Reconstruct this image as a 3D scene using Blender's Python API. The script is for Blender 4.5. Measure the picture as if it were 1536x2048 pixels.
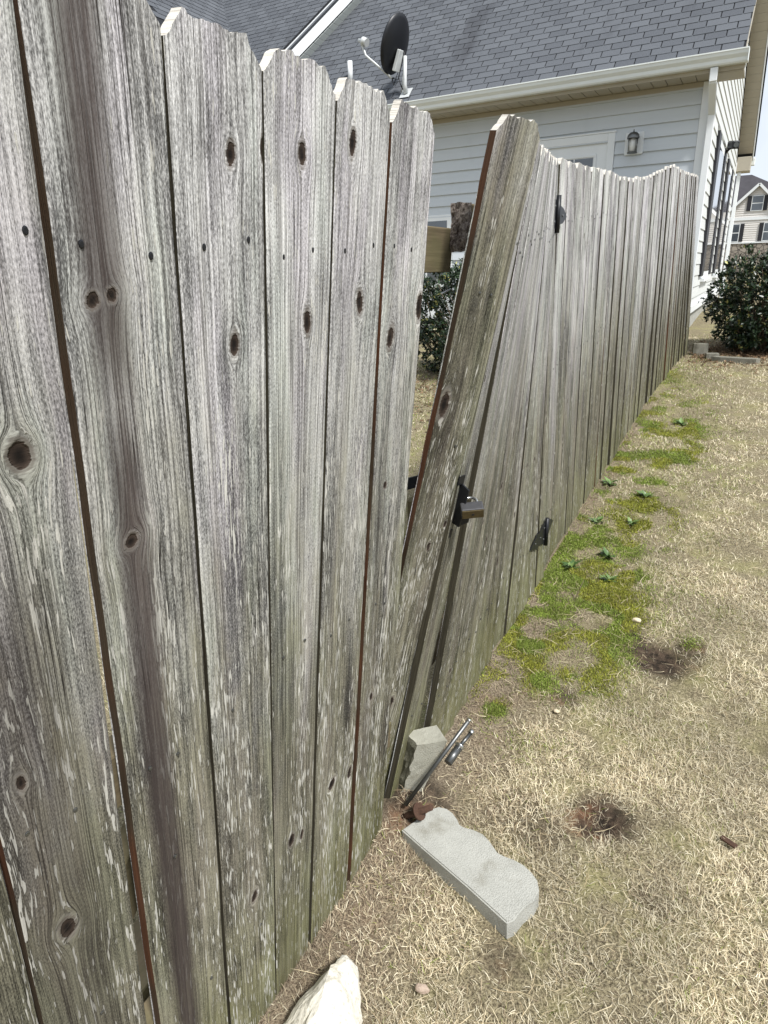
import bpy, bmesh, math, random
import numpy as np
from mathutils import Vector, Matrix

# ------------------------------------------------------------------ reset
for o in list(bpy.data.objects): bpy.data.objects.remove(o)
scene = bpy.context.scene
C = scene.collection
rng = np.random.default_rng(7)
random.seed(7)

# ------------------------------------------------------------------ camera
cam = bpy.data.cameras.new('camera'); cam_o = bpy.data.objects.new('camera', cam); C.objects.link(cam_o)
RIGHT = Vector((0.878, 0.477, -0.026)); UP = Vector((-0.144, 0.316, 0.938))
RIGHT.normalize(); FWD = UP.cross(RIGHT).normalized(); UP = RIGHT.cross(FWD).normalized()
m = Matrix.Identity(4)
for i in range(3):
    m[i][0] = RIGHT[i]; m[i][1] = UP[i]; m[i][2] = -FWD[i]
m.translation = (0, 0, 1.53)
cam_o.matrix_world = m
cam.sensor_fit = 'VERTICAL'; cam.sensor_height = 36; cam.lens = 1300 / 2048 * 36
cam.clip_start = 0.02; cam.clip_end = 1500
scene.camera = cam_o

# ------------------------------------------------------------------ world, sun, exposure
SUN_DIR = Vector((0.62, -0.30, 0.95)).normalized()       # towards the sun
w = bpy.data.worlds.new('World'); scene.world = w; w.use_nodes = True
nt = w.node_tree; nt.nodes.clear()
sky = nt.nodes.new('ShaderNodeTexSky'); sky.sky_type = 'NISHITA'; sky.sun_disc = False
sky.sun_elevation = math.asin(SUN_DIR.z); sky.sun_rotation = math.atan2(SUN_DIR.x, SUN_DIR.y)
sky.air_density = 1.0; sky.dust_density = 2.0; sky.ozone_density = 1.0
tc = nt.nodes.new('ShaderNodeTexCoord')
cn = nt.nodes.new('ShaderNodeTexNoise'); cn.inputs['Scale'].default_value = 3.2; cn.inputs['Detail'].default_value = 6
cr = nt.nodes.new('ShaderNodeValToRGB')
cr.color_ramp.elements[0].position = 0.28; cr.color_ramp.elements[0].color = (.45, .45, .45, 1)
cr.color_ramp.elements[1].position = 0.46; cr.color_ramp.elements[1].color = (1, 1, 1, 1)
mixc = nt.nodes.new('ShaderNodeMix'); mixc.data_type = 'RGBA'
mixc.inputs[7].default_value = (9.0, 9.8, 10.9, 1)      # sunlit cloud deck
bg = nt.nodes.new('ShaderNodeBackground'); bg.inputs['Strength'].default_value = 0.068
wo = nt.nodes.new('ShaderNodeOutputWorld')
nt.links.new(tc.outputs['Generated'], cn.inputs['Vector']); nt.links.new(cn.outputs['Fac'], cr.inputs['Fac'])
nt.links.new(cr.outputs['Color'], mixc.inputs[0]); nt.links.new(sky.outputs['Color'], mixc.inputs[6])
nt.links.new(mixc.outputs[2], bg.inputs['Color']); nt.links.new(bg.outputs['Background'], wo.inputs['Surface'])
sun = bpy.data.lights.new('sun', 'SUN'); sun.energy = 3.8; sun.angle = math.radians(8); sun.color = (1.0, .975, .94)
sun_o = bpy.data.objects.new('sun', sun); C.objects.link(sun_o)
sun_o.rotation_euler = SUN_DIR.to_track_quat('Z', 'Y').to_euler()
scene.view_settings.view_transform = 'Standard'; scene.view_settings.look = 'None'
scene.view_settings.exposure = 0.50; scene.view_settings.gamma = 1.0

# ------------------------------------------------------------------ helpers
def tag(o, label=None, cat=None, group=None, kind=None):
    if label: o['label'] = label
    if cat: o['category'] = cat
    if group: o['group'] = group
    if kind: o['kind'] = kind
    return o
def empty(name, loc=(0, 0, 0), label=None, cat=None, group=None):
    o = bpy.data.objects.new(name, None); o.location = loc; o.empty_display_size = .1; C.objects.link(o)
    return tag(o, label, cat, group)
def link(name, me, mat=None, parent=None):
    """vertices in world coordinates; parented without moving"""
    o = bpy.data.objects.new(name, me); C.objects.link(o)
    if mat is not None and len(me.materials) == 0: me.materials.append(mat)
    if parent is not None:
        o.parent = parent; o.matrix_parent_inverse = inv_world(parent)
    return o
def inv_world(p):
    mt = Matrix.LocRotScale(p.location, p.rotation_euler, p.scale)
    q = p
    while q.parent:
        mt = Matrix.LocRotScale(q.parent.location, q.parent.rotation_euler, q.parent.scale) @ mt if False else mt
        q = q.parent
    return mt.inverted()
def pyd(name, v, f, mat, parent=None, smooth=False):
    me = bpy.data.meshes.new(name); me.from_pydata([tuple(map(float, p)) for p in v], [], [tuple(int(i) for i in q) for q in f]); me.update()
    if smooth: me.polygons.foreach_set('use_smooth', [True] * len(me.polygons))
    return link(name, me, mat, parent)
def from_bm(name, bm, mat, parent=None, smooth=False, bevel=0, seg=2):
    if bevel:
        bmesh.ops.bevel(bm, geom=[e for e in bm.edges], offset=bevel, segments=seg, affect='EDGES', profile=.6)
    bmesh.ops.recalc_face_normals(bm, faces=bm.faces)
    me = bpy.data.meshes.new(name); bm.to_mesh(me); bm.free()
    if smooth: me.polygons.foreach_set('use_smooth', [True] * len(me.polygons))
    return link(name, me, mat, parent)
def hexa(bm, p):
    """8 corners: bottom 4 ccw, top 4 ccw"""
    v = [bm.verts.new(Vector(q)) for q in p]
    for f in ((3, 2, 1, 0), (4, 5, 6, 7), (0, 1, 5, 4), (1, 2, 6, 5), (2, 3, 7, 6), (3, 0, 4, 7)):
        bm.faces.new([v[i] for i in f])
    return v
def box_pts(x0, x1, y0, y1, z0, z1):
    return [(x0, y0, z0), (x1, y0, z0), (x1, y1, z0), (x0, y1, z0), (x0, y0, z1), (x1, y0, z1), (x1, y1, z1), (x0, y1, z1)]
def box(name, x0, x1, y0, y1, z0, z1, mat, parent=None, bevel=0):
    bm = bmesh.new(); hexa(bm, box_pts(x0, x1, y0, y1, z0, z1))
    return from_bm(name, bm, mat, parent, bevel=bevel, seg=1)
def frame_of(a, b, upish=(0, 0, 1)):
    d = (Vector(b) - Vector(a)).normalized(); u = Vector(upish)
    s = d.cross(u)
    if s.length < 1e-4: s = d.cross(Vector((1, 0, 0)))
    s.normalize(); return d, s, s.cross(d)
def bar(name, a, b, wdt, hgt, mat, parent=None, bevel=0, upish=(0, 0, 1)):
    """rectangular bar from a to b; wdt sideways, hgt along up"""
    d, s, u = frame_of(a, b, upish); a = Vector(a); b = Vector(b)
    bm = bmesh.new()
    hexa(bm, [a - s * wdt / 2 - u * hgt / 2, a + s * wdt / 2 - u * hgt / 2, b + s * wdt / 2 - u * hgt / 2, b - s * wdt / 2 - u * hgt / 2,
              a - s * wdt / 2 + u * hgt / 2, a + s * wdt / 2 + u * hgt / 2, b + s * wdt / 2 + u * hgt / 2, b - s * wdt / 2 + u * hgt / 2])
    return from_bm(name, bm, mat, parent, bevel=bevel, seg=1)
def tube_geo(pts, radii, n=12, cap=True):
    V = []; F = []
    pts = [Vector(p) for p in pts]
    prev = None
    for i, p in enumerate(pts):
        d = (pts[min(i + 1, len(pts) - 1)] - pts[max(i - 1, 0)]).normalized()
        if prev is None:
            s = d.orthogonal().normalized()
        else:
            s = (prev - d * prev.dot(d)).normalized()
        prev = s; t = d.cross(s); r = radii[i] if hasattr(radii, '__len__') else radii
        for k in range(n):
            a = 2 * math.pi * k / n; V.append(p + (s * math.cos(a) + t * math.sin(a)) * r)
    for i in range(len(pts) - 1):
        for k in range(n):
            F.append((i * n + k, i * n + (k + 1) % n, (i + 1) * n + (k + 1) % n, (i + 1) * n + k))
    if cap:
        F.append(tuple(range(n - 1, -1, -1))); b = (len(pts) - 1) * n; F.append(tuple(b + k for k in range(n)))
    return V, F
def tube(name, pts, radii, mat, parent=None, n=12, smooth=True):
    V, F = tube_geo(pts, radii, n); o = pyd(name, V, F, mat, parent)
    if smooth:
        for p in o.data.polygons: p.use_smooth = len(p.vertices) == 4
    return o
# lattice value noise
_perm = rng.random(65536)
def _h(ix, iy, s): return _perm[(ix * 73856093 ^ iy * 19349663 ^ s * 83492791) & 65535]
def vnoise(x, y, s=0):
    x = np.asarray(x, float); y = np.asarray(y, float)
    ix = np.floor(x).astype(np.int64); iy = np.floor(y).astype(np.int64); fx = x - ix; fy = y - iy
    fx = fx * fx * (3 - 2 * fx); fy = fy * fy * (3 - 2 * fy)
    a = _h(ix, iy, s) * (1 - fx) + _h(ix + 1, iy, s) * fx; b = _h(ix, iy + 1, s) * (1 - fx) + _h(ix + 1, iy + 1, s) * fx
    return a * (1 - fy) + b * fy
def fbm(x, y, s=0, o=4):
    r = 0; a = .5; k = 1
    for i in range(o):
        r = r + a * vnoise(x * k, y * k, s + i * 17); a *= .5; k *= 2.03
    return r / (1 - .5 ** o)
def sstep(a, b, x):
    t = np.clip((x - a) / (b - a), 0, 1); return t * t * (3 - 2 * t)

# ------------------------------------------------------------------ node helper
class NB:
    def __init__(s, name):
        s.m = bpy.data.materials.new(name); s.m.use_nodes = True; s.t = s.m.node_tree; s.t.nodes.clear()
        s.out = s.t.nodes.new('ShaderNodeOutputMaterial')
        s.b = s.t.nodes.new('ShaderNodeBsdfPrincipled'); s.t.links.new(s.b.outputs[0], s.out.inputs[0])
    def n(s, k): return s.t.nodes.new(k)
    def set(s, sock, v):
        if isinstance(v, bpy.types.NodeSocket): s.t.links.new(v, sock)
        elif isinstance(v, (tuple, list)) and len(v) == 3 and sock.type == 'RGBA': sock.default_value = (*v, 1)
        else: sock.default_value = v
    def math(s, op, a, b=0.0, c=0.0, clamp=False):
        n = s.n('ShaderNodeMath'); n.operation = op; n.use_clamp = clamp
        s.set(n.inputs[0], a); s.set(n.inputs[1], b); s.set(n.inputs[2], c); return n.outputs[0]
    def mul(s, a, b): return s.math('MULTIPLY', a, b)
    def add(s, a, b): return s.math('ADD', a, b)
    def vmul(s, v, k):
        n = s.n('ShaderNodeVectorMath'); n.operation = 'MULTIPLY'; s.set(n.inputs[0], v); s.set(n.inputs[1], k); return n.outputs[0]
    def noise(s, v, sc=1.0, det=2.0, rough=.5, dist=0.0):
        n = s.n('ShaderNodeTexNoise'); s.set(n.inputs['Vector'], v); n.inputs['Scale'].default_value = sc
        n.inputs['Detail'].default_value = det; n.inputs['Roughness'].default_value = rough; n.inputs['Distortion'].default_value = dist
        return n.outputs['Fac']
    def vor(s, v, sc=1.0, feat='F1', out='Distance'):
        n = s.n('ShaderNodeTexVoronoi'); n.feature = feat; s.set(n.inputs['Vector'], v); n.inputs['Scale'].default_value = sc; return n.outputs[out]
    def ss(s, x, a, b, lo=0.0, hi=1.0):
        n = s.n('ShaderNodeMapRange'); n.interpolation_type = 'SMOOTHSTEP'; s.set(n.inputs[0], x)
        n.inputs[1].default_value = a; n.inputs[2].default_value = b; n.inputs[3].default_value = lo; n.inputs[4].default_value = hi; return n.outputs[0]
    def mix(s, f, a, b, bt='MIX'):
        n = s.n('ShaderNodeMix'); n.data_type = 'RGBA'; n.blend_type = bt; s.set(n.inputs[0], f); s.set(n.inputs[6], a); s.set(n.inputs[7], b); return n.outputs[2]
    def attr(s, name, out='Vector'):
        n = s.n('ShaderNodeAttribute'); n.attribute_name = name; return n.outputs[out]
    def sep(s, v):
        n = s.n('ShaderNodeSeparateXYZ'); s.set(n.inputs[0], v); return n.outputs
    def pos(s): return s.n('ShaderNodeNewGeometry').outputs['Position']
    def obj(s): return s.n('ShaderNodeTexCoord').outputs['Object']
    def bump(s, h, strength=.4, dist=.002):
        n = s.n('ShaderNodeBump'); s.set(n.inputs['Height'], h); n.inputs['Strength'].default_value = strength; n.inputs['Distance'].default_value = dist
        s.t.links.new(n.outputs[0], s.b.inputs['Normal'])
    def fin(s, col, rough=.8, metal=0.0, spec=.3):
        s.set(s.b.inputs['Base Color'], col); s.set(s.b.inputs['Roughness'], rough); s.b.inputs['Metallic'].default_value = metal
        s.b.inputs['Specular IOR Level'].default_value = spec; return s.m

def plain(name, col, rough=.6, metal=0.0, var=.12, sc=30, bump=0.0, spec=.3):
    b = NB(name); p = b.pos(); nz = b.noise(p, sc, 4, .6)
    c = b.mix(nz, tuple(x * (1 - var) for x in col), tuple(min(1, x * (1 + var)) for x in col))
    if bump: b.bump(b.noise(p, sc * 6, 3), bump, .002)
    return b.fin(c, rough, metal, spec)

# ------------------------------------------------------------------ materials
def wood_material():
    b = NB('weathered_wood')
    wc = b.attr('wc'); mk = b.attr('mk', 'Color'); kd = b.attr('kd', 'Fac'); tn = b.attr('tn', 'Color')
    sx = b.sep(wc); sepm = b.n('ShaderNodeSeparateColor'); b.set(sepm.inputs[0], mk)
    endm, stain, side = sepm.outputs[0], sepm.outputs[1], sepm.outputs[2]
    sept = b.n('ShaderNodeSeparateColor'); b.set(sept.inputs[0], tn); tone, fleck_amt, green_amt = sept.outputs[0], sept.outputs[1], sept.outputs[2]
    V = sx[1]
    fine = b.noise(b.vmul(wc, (430, 9, 3)), 1, 3, .7)
    fuzz = b.noise(b.vmul(wc, (800, 230, 9)), 1, 2, .6)
    mid = b.noise(b.vmul(wc, (150, 2.6, 7)), 1, 3, .6)
    line = b.noise(b.vmul(wc, (250, 1.3, 5)), 1, 2, .5)
    broad = b.noise(b.vmul(wc, (34, 1.1, 11)), 1, 3, .55)
    blot = b.noise(b.vmul(wc, (22, 9, 13)), 1, 4, .6)
    tint = b.noise(b.vmul(wc, (16, 2.2, 17)), 1, 2, .5)
    # silver-grey body
    large = b.noise(b.vmul(wc, (11, 1.5, 19)), 1, 3, .55)
    val = b.add(b.mul(fine, .62), b.add(b.mul(mid, .55), b.add(b.mul(broad, .45), b.add(b.mul(blot, .50), b.add(b.mul(fuzz, .85), b.mul(large, .75))))))
    r = b.n('ShaderNodeValToRGB'); e = r.color_ramp.elements
    e[0].position = .26; e[0].color = (.075, .074, .073, 1); e[1].position = .82; e[1].color = (.78, .78, .775, 1)
    for p, c in ((.40, (.20, .199, .197)), (.50, (.345, .343, .34)), (.62, (.53, .529, .525))):
        k = e.new(p); k.color = (*c, 1)
    b.set(r.inputs[0], b.add(val, -1.295)); col = r.outputs[0]
    col = b.mix(b.ss(tint, .50, .66, 0, .42), col, b.mix(1.0, col, (.94, .87, 1.0), 'MULTIPLY'))
    col = b.mix(b.ss(tint, .48, .34, 0, .35), col, b.mix(1.0, col, (.90, 1.0, .90), 'MULTIPLY'))
    # dark late-wood lines
    lm = b.mul(b.ss(line, .40, .445), b.ss(line, .50, .455)); lm = b.mul(lm, b.ss(broad, .36, .56, .15, .95))
    col = b.mix(b.mul(lm, .62), col, (.075, .068, .062))
    crack = b.noise(b.vmul(wc, (120, .8, 23)), 1, 1, .4); cm = b.mul(b.ss(crack, .488, .497), b.ss(crack, .512, .503))
    cm = b.mul(cm, b.ss(b.noise(b.vmul(wc, (20, 3, 29)), 1, 2), .50, .60))
    col = b.mix(b.mul(cm, .9), col, (.022, .018, .015))
    # brown-olive multiply, darker towards the bottom, irregular edge; green algae at the foot
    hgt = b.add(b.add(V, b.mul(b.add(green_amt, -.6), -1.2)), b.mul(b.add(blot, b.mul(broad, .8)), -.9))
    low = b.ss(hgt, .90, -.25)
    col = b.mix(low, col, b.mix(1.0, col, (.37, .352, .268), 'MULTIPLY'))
    alg = b.math('MULTIPLY', b.ss(b.add(V, b.mul(blot, -.55)), .20, -.20), green_amt, clamp=True)
    col = b.mix(b.mul(alg, b.ss(fine, .3, .7, .25, .8)), col, (.19, .19, .055))
    # black mildew speckle
    mil = b.noise(b.vmul(wc, (420, 60, 31)), 1, 3, .7)
    col = b.mix(b.mul(b.ss(mil, .60, .74), b.ss(blot, .40, .62, .1, .7)), col, (.06, .055, .05))
    # flaking pale slivers
    fl = b.noise(b.vmul(wc, (330, 26, 41)), 1, 1, .5); fz = b.noise(b.vmul(wc, (26, 3.2, 43)), 1, 2, .5)
    thr = b.add(fl, b.mul(b.add(fz, -.5), .55)); thr = b.add(thr, b.mul(b.mul(fleck_amt, b.ss(V, 1.75, 1.15, .25, 1.0)), .17))
    fm = b.ss(thr, .745, .775)
    col = b.mix(b.mul(fm, .85), col, b.mix(fine, (.40, .39, .35), (.72, .71, .66)))
    # stain
    st = b.mul(stain, b.ss(b.add(fine, b.mul(mid, .6)), .45, 1.1, 1.0, .80))
    col = b.mix(st, col, b.mix(broad, (.022, .017, .016), (.095, .076, .070)))
    # knots
    nk = b.add(kd, b.add(b.mul(b.add(mid, -.5), .9), b.mul(b.add(fuzz, -.5), .5)))
    halo = b.ss(nk, .9, .25); col = b.mix(b.mul(halo, .22), col, (.40, .385, .36))
    rim = b.mul(b.ss(nk, .42, .2), b.ss(nk, -.1, .12)); col = b.mix(b.mul(rim, .55), col, (.11, .09, .075))
    kin = b.mix(b.ss(b.add(nk, b.mul(fine, .6)), -.6, .45), (.010, .008, .007), (.055, .040, .031))
    col = b.mix(b.ss(nk, .06, -.06), col, kin)
    # board tone
    col = b.mix(1.0, col, b.mix(tone, (.62, .60, .57), (1.08, 1.08, 1.08)), 'MULTIPLY')
    # sawn edges brown, darkened to paint shade into the gaps; end grain pale
    sc = b.mix(b.noise(b.vmul(wc, (300, 6, 3)), 1, 3), (.050, .024, .014), (.150, .066, .034))
    so = b.mix(b.noise(b.vmul(wc, (300, 6, 5)), 1, 3), (.022, .019, .013), (.085, .076, .052))
    sn = b.noise(b.vmul(wc, (0, 3.0, 51)), 1, 2); col = b.mix(b.ss(side, .2, .45), col, so); col = b.mix(b.mul(b.ss(side, .6, .9), b.ss(sn, .40, .60, .25, 1)), col, sc)
    col = b.mix(endm, col, b.mix(fine, (.40, .36, .30), (.80, .77, .70)))
    h = b.add(b.mul(fine, .5), b.add(b.mul(lm, -.7), b.add(b.mul(cm, -1.4), b.add(b.mul(fm, .55), b.mul(b.ss(nk, .06, -.2), -1.2)))))
    b.bump(b.add(h, b.mul(fuzz, .35)), .8, .0018)
    return b.fin(col, .88, 0, .12)
WOOD = wood_material()

def rail_material():
    b = NB('rail_wood'); p = b.pos()
    g = b.noise(b.vmul(p, (40, 5, 130)), 1, 4, .6); g2 = b.noise(p, 9, 3)
    c = b.mix(g, (.060, .045, .028), (.23, .185, .115)); c = b.mix(b.ss(g2, .45, .7, 0, .5), c, (.11, .11, .05))
    b.bump(g, .5, .002); return b.fin(c, .88, 0, .15)
RAIL = rail_material()
def rotten_material():
    b = NB('rotten_end_grain'); p = b.pos(); g = b.noise(b.vmul(p, (120, 120, 60)), 1, 5, .75, 1.5)
    c = b.mix(b.ss(g, .35, .65), (.05, .035, .03), (.30, .26, .225)); b.bump(g, 1.0, .006); return b.fin(c, .95, 0, .1)
ROTTEN = rotten_material()

def siding_material(name, c0, c1):
    b = NB(name); p = b.pos(); n1 = b.noise(b.vmul(p, (.8, .8, 14)), 1, 3, .6); n2 = b.noise(b.vmul(p, (3, 3, 1.2)), 1, 4, .6)
    c = b.mix(n1, c0, c1); c = b.mix(b.ss(n2, .55, .8, 0, .25), c, tuple(x * .8 for x in c0))
    b.bump(b.noise(b.vmul(p, (4, 4, 90)), 1, 2), .08, .002); return b.fin(c, .55, 0, .35)
SIDING = siding_material('blue_grey_siding', (.52, .56, .59), (.61, .645, .675))
SIDE_SIDING = siding_material('sunlit_side_siding', (.56, .575, .56), (.66, .675, .66))  # same siding, with the sunlit side wall's brighter cream painted in
TRIM = plain('white_trim', (.74, .765, .775), .45, var=.05, sc=6)
GUTTER = plain('gutter_white', (.72, .75, .735), .4, var=.08, sc=4)
SOFFIT = plain('soffit_beige', (.40, .365, .295), .55, var=.08, sc=5)
SOFFIT_GREY = plain('vented_soffit', (.40, .43, .42), .55, var=.08, sc=5)
SLOT = plain('dark_slot', (.03, .03, .03), .8)
SHUTTER = plain('black_shutter', (.022, .022, .026), .5)
def glass_material():
    b = NB('window_glass'); p = b.pos(); c = b.mix(b.noise(p, 2.0, 2), (.035, .045, .055), (.09, .105, .12)); b.b.inputs['Coat Weight'].default_value = .6
    return b.fin(c, .06, 0, .9)
GLASS = glass_material()
def shingle_material():
    b = NB('asphalt_shingle'); p = b.pos()
    oi = b.n('ShaderNodeObjectInfo').outputs['Random']; isl = b.n('ShaderNodeNewGeometry').outputs['Random Per Island']
    rv = b.math('FRACT', b.add(b.mul(oi, 3.7), isl))
    c = b.mix(rv, (.066, .072, .082), (.100, .108, .120))
    gr = b.noise(p, 420, 2, .7); c = b.mix(b.ss(gr, .35, .75, 0, .45), c, (.20, .21, .23))
    st = b.noise(b.vmul(p, (1.6, .55, .55)), 1, 4, .6); c = b.mix(b.ss(st, .52, .74, 0, .5), c, (.032, .032, .036))
    b.bump(gr, .3, .003); return b.fin(c, .93, 0, .12)
SHINGLE = shingle_material()
UNDERLAY = plain('roof_underlay', (.018, .019, .022), .95)
BLACKM = plain('black_metal', (.012, .013, .016), .42, .3, spec=.5)
STEEL = plain('galvanised_steel', (.62, .63, .63), .28, 1.0, var=.15, sc=60)
DARKSTEEL = plain('dull_steel', (.16, .165, .165), .42, .9, var=.3, sc=50)
WHITEMETAL = plain('painted_dish_metal', (.55, .57, .57), .45, .2)
def rust_material():
    b = NB('rusty_iron'); p = b.pos(); g = b.noise(p, 130, 5, .7); c = b.mix(g, (.030, .020, .017), (.135, .075, .05)); b.bump(g, .6, .002); return b.fin(c, .85, .25, .2)
RUST = rust_material()
def concrete_material(name, c0, c1, grit=420):
    b = NB(name); p = b.pos(); n1 = b.noise(p, 22, 5, .65); n2 = b.noise(p, grit, 2, .6); n3 = b.vor(p, 260)
    c = b.mix(n1, c0, c1); c = b.mix(b.ss(n2, .58, .75, 0, .5), c, tuple(x * .5 for x in c0)); c = b.mix(b.ss(n2, .40, .27, 0, .5), c, tuple(min(1, x * 1.3) for x in c1))
    d_ = b.noise(p, 9, 4, .6); c = b.mix(b.ss(d_, .50, .72, 0, .55), c, (c0[0] * .55, c0[1] * .50, c0[2] * .40)); pit = b.ss(b.vor(p, 190), .16, .05); c = b.mix(b.mul(pit, .6), c, tuple(x * .35 for x in c0))
    b.bump(b.add(b.add(n2, b.mul(n3, .6)), b.mul(pit, -1.0)), .7, .003); return b.fin(c, .93, 0, .15)
CONCRETE = concrete_material('cast_concrete', (.31, .31, .28), (.47, .47, .43))
BLOCK = concrete_material('retaining_block_concrete', (.30, .295, .24), (.46, .45, .385))
MOSSY = concrete_material('weathered_stone', (.15, .145, .12), (.29, .28, .235), 160)
BLOCKROUGHSHADED = concrete_material('shaded_split_face', (.085, .083, .058), (.27, .26, .20), 160)  # rough left block face, its shade mixed into a darker colour
def lime_material():
    b = NB('white_limestone'); p = b.pos(); n1 = b.noise(p, 16, 6, .65, .6); n2 = b.noise(p, 90, 4, .6)
    c = b.mix(n1, (.62, .565, .44), (.80, .785, .72)); c = b.mix(b.ss(n2, .54, .72, 0, .7), c, (.34, .32, .27)); c = b.mix(b.ss(b.noise(p, 30, 4, .7), .55, .70, 0, .6), c, (.28, .26, .21)); c = b.mix(b.ss(b.noise(p, 7, 2), .6, .75, 0, .5), c, (.55, .42, .24))
    b.bump(b.add(n1, b.mul(n2, .5)), .8, .006); return b.fin(c, .9, 0, .15)
LIME = lime_material()
def grass_material():
    b = NB('dry_grass_blade'); c = b.attr('col', 'Color'); m_ = b.fin(c, .8, 0, .15)
    tr = b.n('ShaderNodeBsdfTranslucent'); b.set(tr.inputs['Color'], c); mx = b.n('ShaderNodeMixShader'); mx.inputs[0].default_value = .25
    b.t.links.new(b.b.outputs[0], mx.inputs[1]); b.t.links.new(tr.outputs[0], mx.inputs[2]); b.t.links.new(mx.outputs[0], b.out.inputs[0]); return m_
GRASS = grass_material()
def leaf_material():
    b = NB('glossy_leaf'); c = b.attr('col', 'Color'); return b.fin(c, .38, 0, .5)
LEAF = leaf_material()
BARK = plain('shrub_bark', (.16, .125, .085), .9, var=.35, sc=60, bump=.4)
def ground_material():
    b = NB('lawn_soil'); p = b.pos(); z = b.attr('zone', 'Color'); s = b.n('ShaderNodeSeparateColor'); b.set(s.inputs[0], z)
    moss, soil, thatch = s.outputs[0], s.outputs[1], s.outputs[2]
    f1 = b.noise(p, 160, 4, .7); f2 = b.noise(p, 34, 4, .65); f3 = b.noise(p, 5, 3, .6); clay = b.noise(p, 6.5, 3, .55)
    straw = b.mix(b.ss(f1, .3, .7), (.060, .048, .030), (.36, .31, .20)); straw = b.mix(b.ss(f3, .45, .7, 0, .4), straw, (.30, .29, .12))  # straw ground kept dark as painted shadow between grass blades
    that = b.mix(b.ss(f1, .3, .72), (.065, .048, .034), (.36, .30, .215)); that = b.mix(b.ss(clay, .52, .68, 0, .55), that, (.22, .158, .108))
    c = b.mix(thatch, straw, that)
    sl = b.mix(b.ss(f2, .3, .7), (.022, .018, .014), (.095, .068, .048)); sl = b.mix(b.ss(clay, .55, .7, 0, .8), sl, (.24, .125, .07))
    c = b.mix(soil, c, sl)
    ms = b.mix(b.ss(f1, .3, .7), (.060, .065, .018), (.21, .20, .055)); ms = b.mix(b.ss(f2, .5, .72, 0, .5), ms, (.13, .12, .05))
    c = b.mix(b.ss(b.add(moss, b.mul(b.add(f2, -.5), .7)), .35, .85, 0, .85), c, ms)
    b.bump(b.add(b.mul(f1, .6), f2), .9, .012); return b.fin(c, .95, 0, .1)
GROUND = ground_material()

# ------------------------------------------------------------------ ground shape
def gz0(y): return np.interp(y, [-60, 0.2, 1, 2.85, 3.76, 5, 6.65, 8.5, 9.2, 12, 20, 60, 400], [-.3, 0, 0, .12, .19, .28, .42, .58, .64, .76, .85, .5, .5])
def gz(x, y):
    x = np.asarray(x, float); y = np.asarray(y, float)
    z = gz0(y) + .012 * (fbm(x * 5, y * 5, 3, 3) - .5) * 2 * sstep(.0, .06, np.abs(x + .73) + .03)
    z = z + .060 * np.exp(-(((x + .70) / .10) ** 2 + ((y - 1.33) / .12) ** 2))           # mulch piled at the gate foot
    z = z + .02 * np.exp(-(((x + .50) / .10) ** 2 + ((y - 2.06) / .14) ** 2)) - .03 * np.exp(-(((x + .15) / .10) ** 2 + ((y - 2.42) / .12) ** 2)) - .03 * np.exp(-(((x + .19) / .08) ** 2 + ((y - 1.55) / .07) ** 2))
    z = z + .03 * np.clip(-.9 - x, 0, 3)
    return z
def zones(x, y):
    """moss, bare soil, brown thatch"""
    n = fbm(x * 7, y * 7, 51, 3); n2 = fbm(x * 2.3, y * 2.3, 77, 3)
    strip = sstep(-.10, -.36, x + .12 * (n2 - .5) - .03 * np.clip(y - 3, 0, 3)) * sstep(1.62, 2.35, y + .9 * (n2 - .5)) * (1 - sstep(5.2, 7.5, y)) * (x > -.73)
    moss = strip * sstep(.36, .66, n) * .80
    for cx, cy, r, a in ((-.50, 2.06, .075, 1), (-.555, 2.16, .06, .9), (-.43, 2.15, .05, .8), (-.60, 1.86, .05, 1), (-.52, 2.40, .07, .8), (-.56, 2.62, .08, .8), (-.44, 2.75, .09, .8), (-.50, 3.05, .10, .8), (-.40, 3.3, .12, .7), (-.52, 3.7, .12, .6), (-.03, 2.55, .05, .6)):
        moss = np.maximum(moss, a * np.exp(-(((x - cx) / r) ** 2 + ((y - cy) / (r * 1.3)) ** 2)) * (.75 + .5 * n))
    moss = np.maximum(moss, .62 * sstep(-.40, -.62, x) * sstep(2.2, 3.0, y) * (1 - sstep(7.0, 8.2, y)) * sstep(.36, .54, n) * (x > -.73))
    soil = np.zeros_like(x)
    for cx, cy, rx, ry, a in ((-.148, 2.42, .14, .13, 1), (-.27, 2.52, .11, .07, .9), (-.04, 2.50, .07, .06, .8), (-.19, 1.56, .11, .085, 1), (.28, 2.05, .06, .05, .5), (.02, 1.02, .05, .04, .6), (-.02, 1.36, .05, .04, .5), (-.40, 2.02, .055, .05, .8), (-.36, 1.46, .11, .09, .5), (-.66, 1.33, .10, .10, .8), (-.30, 1.05, .05, .04, .5)):
        soil = np.maximum(soil, a * sstep(1.35, .6, np.sqrt(((x - cx) / rx) ** 2 + ((y - cy) / ry) ** 2) + .9 * (n - .5)))
    edge = sstep(-.34, -.62, x + .18 * (n2 - .5)) * (1 - sstep(2.2, 3.6, y)) * (x > -.75)
    thatch = np.clip(edge * .9 + sstep(-.62, -.70, x) * (x > -.76) * .8, 0, 1) * (1 - sstep(5, 7, y))
    litter = np.exp(-(((x + .1) / .9) ** 2 + ((y - 8.6) / .5) ** 2)); thatch = np.maximum(thatch, litter)
    litter2 = np.exp(-(((x + 2.6) / .7) ** 2 + ((y - 6.5) / .35) ** 2)); thatch = np.maximum(thatch, litter2)
    return np.clip(moss, 0, 1), np.clip(soil, 0, 1), np.clip(thatch, 0, 1)
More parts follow.
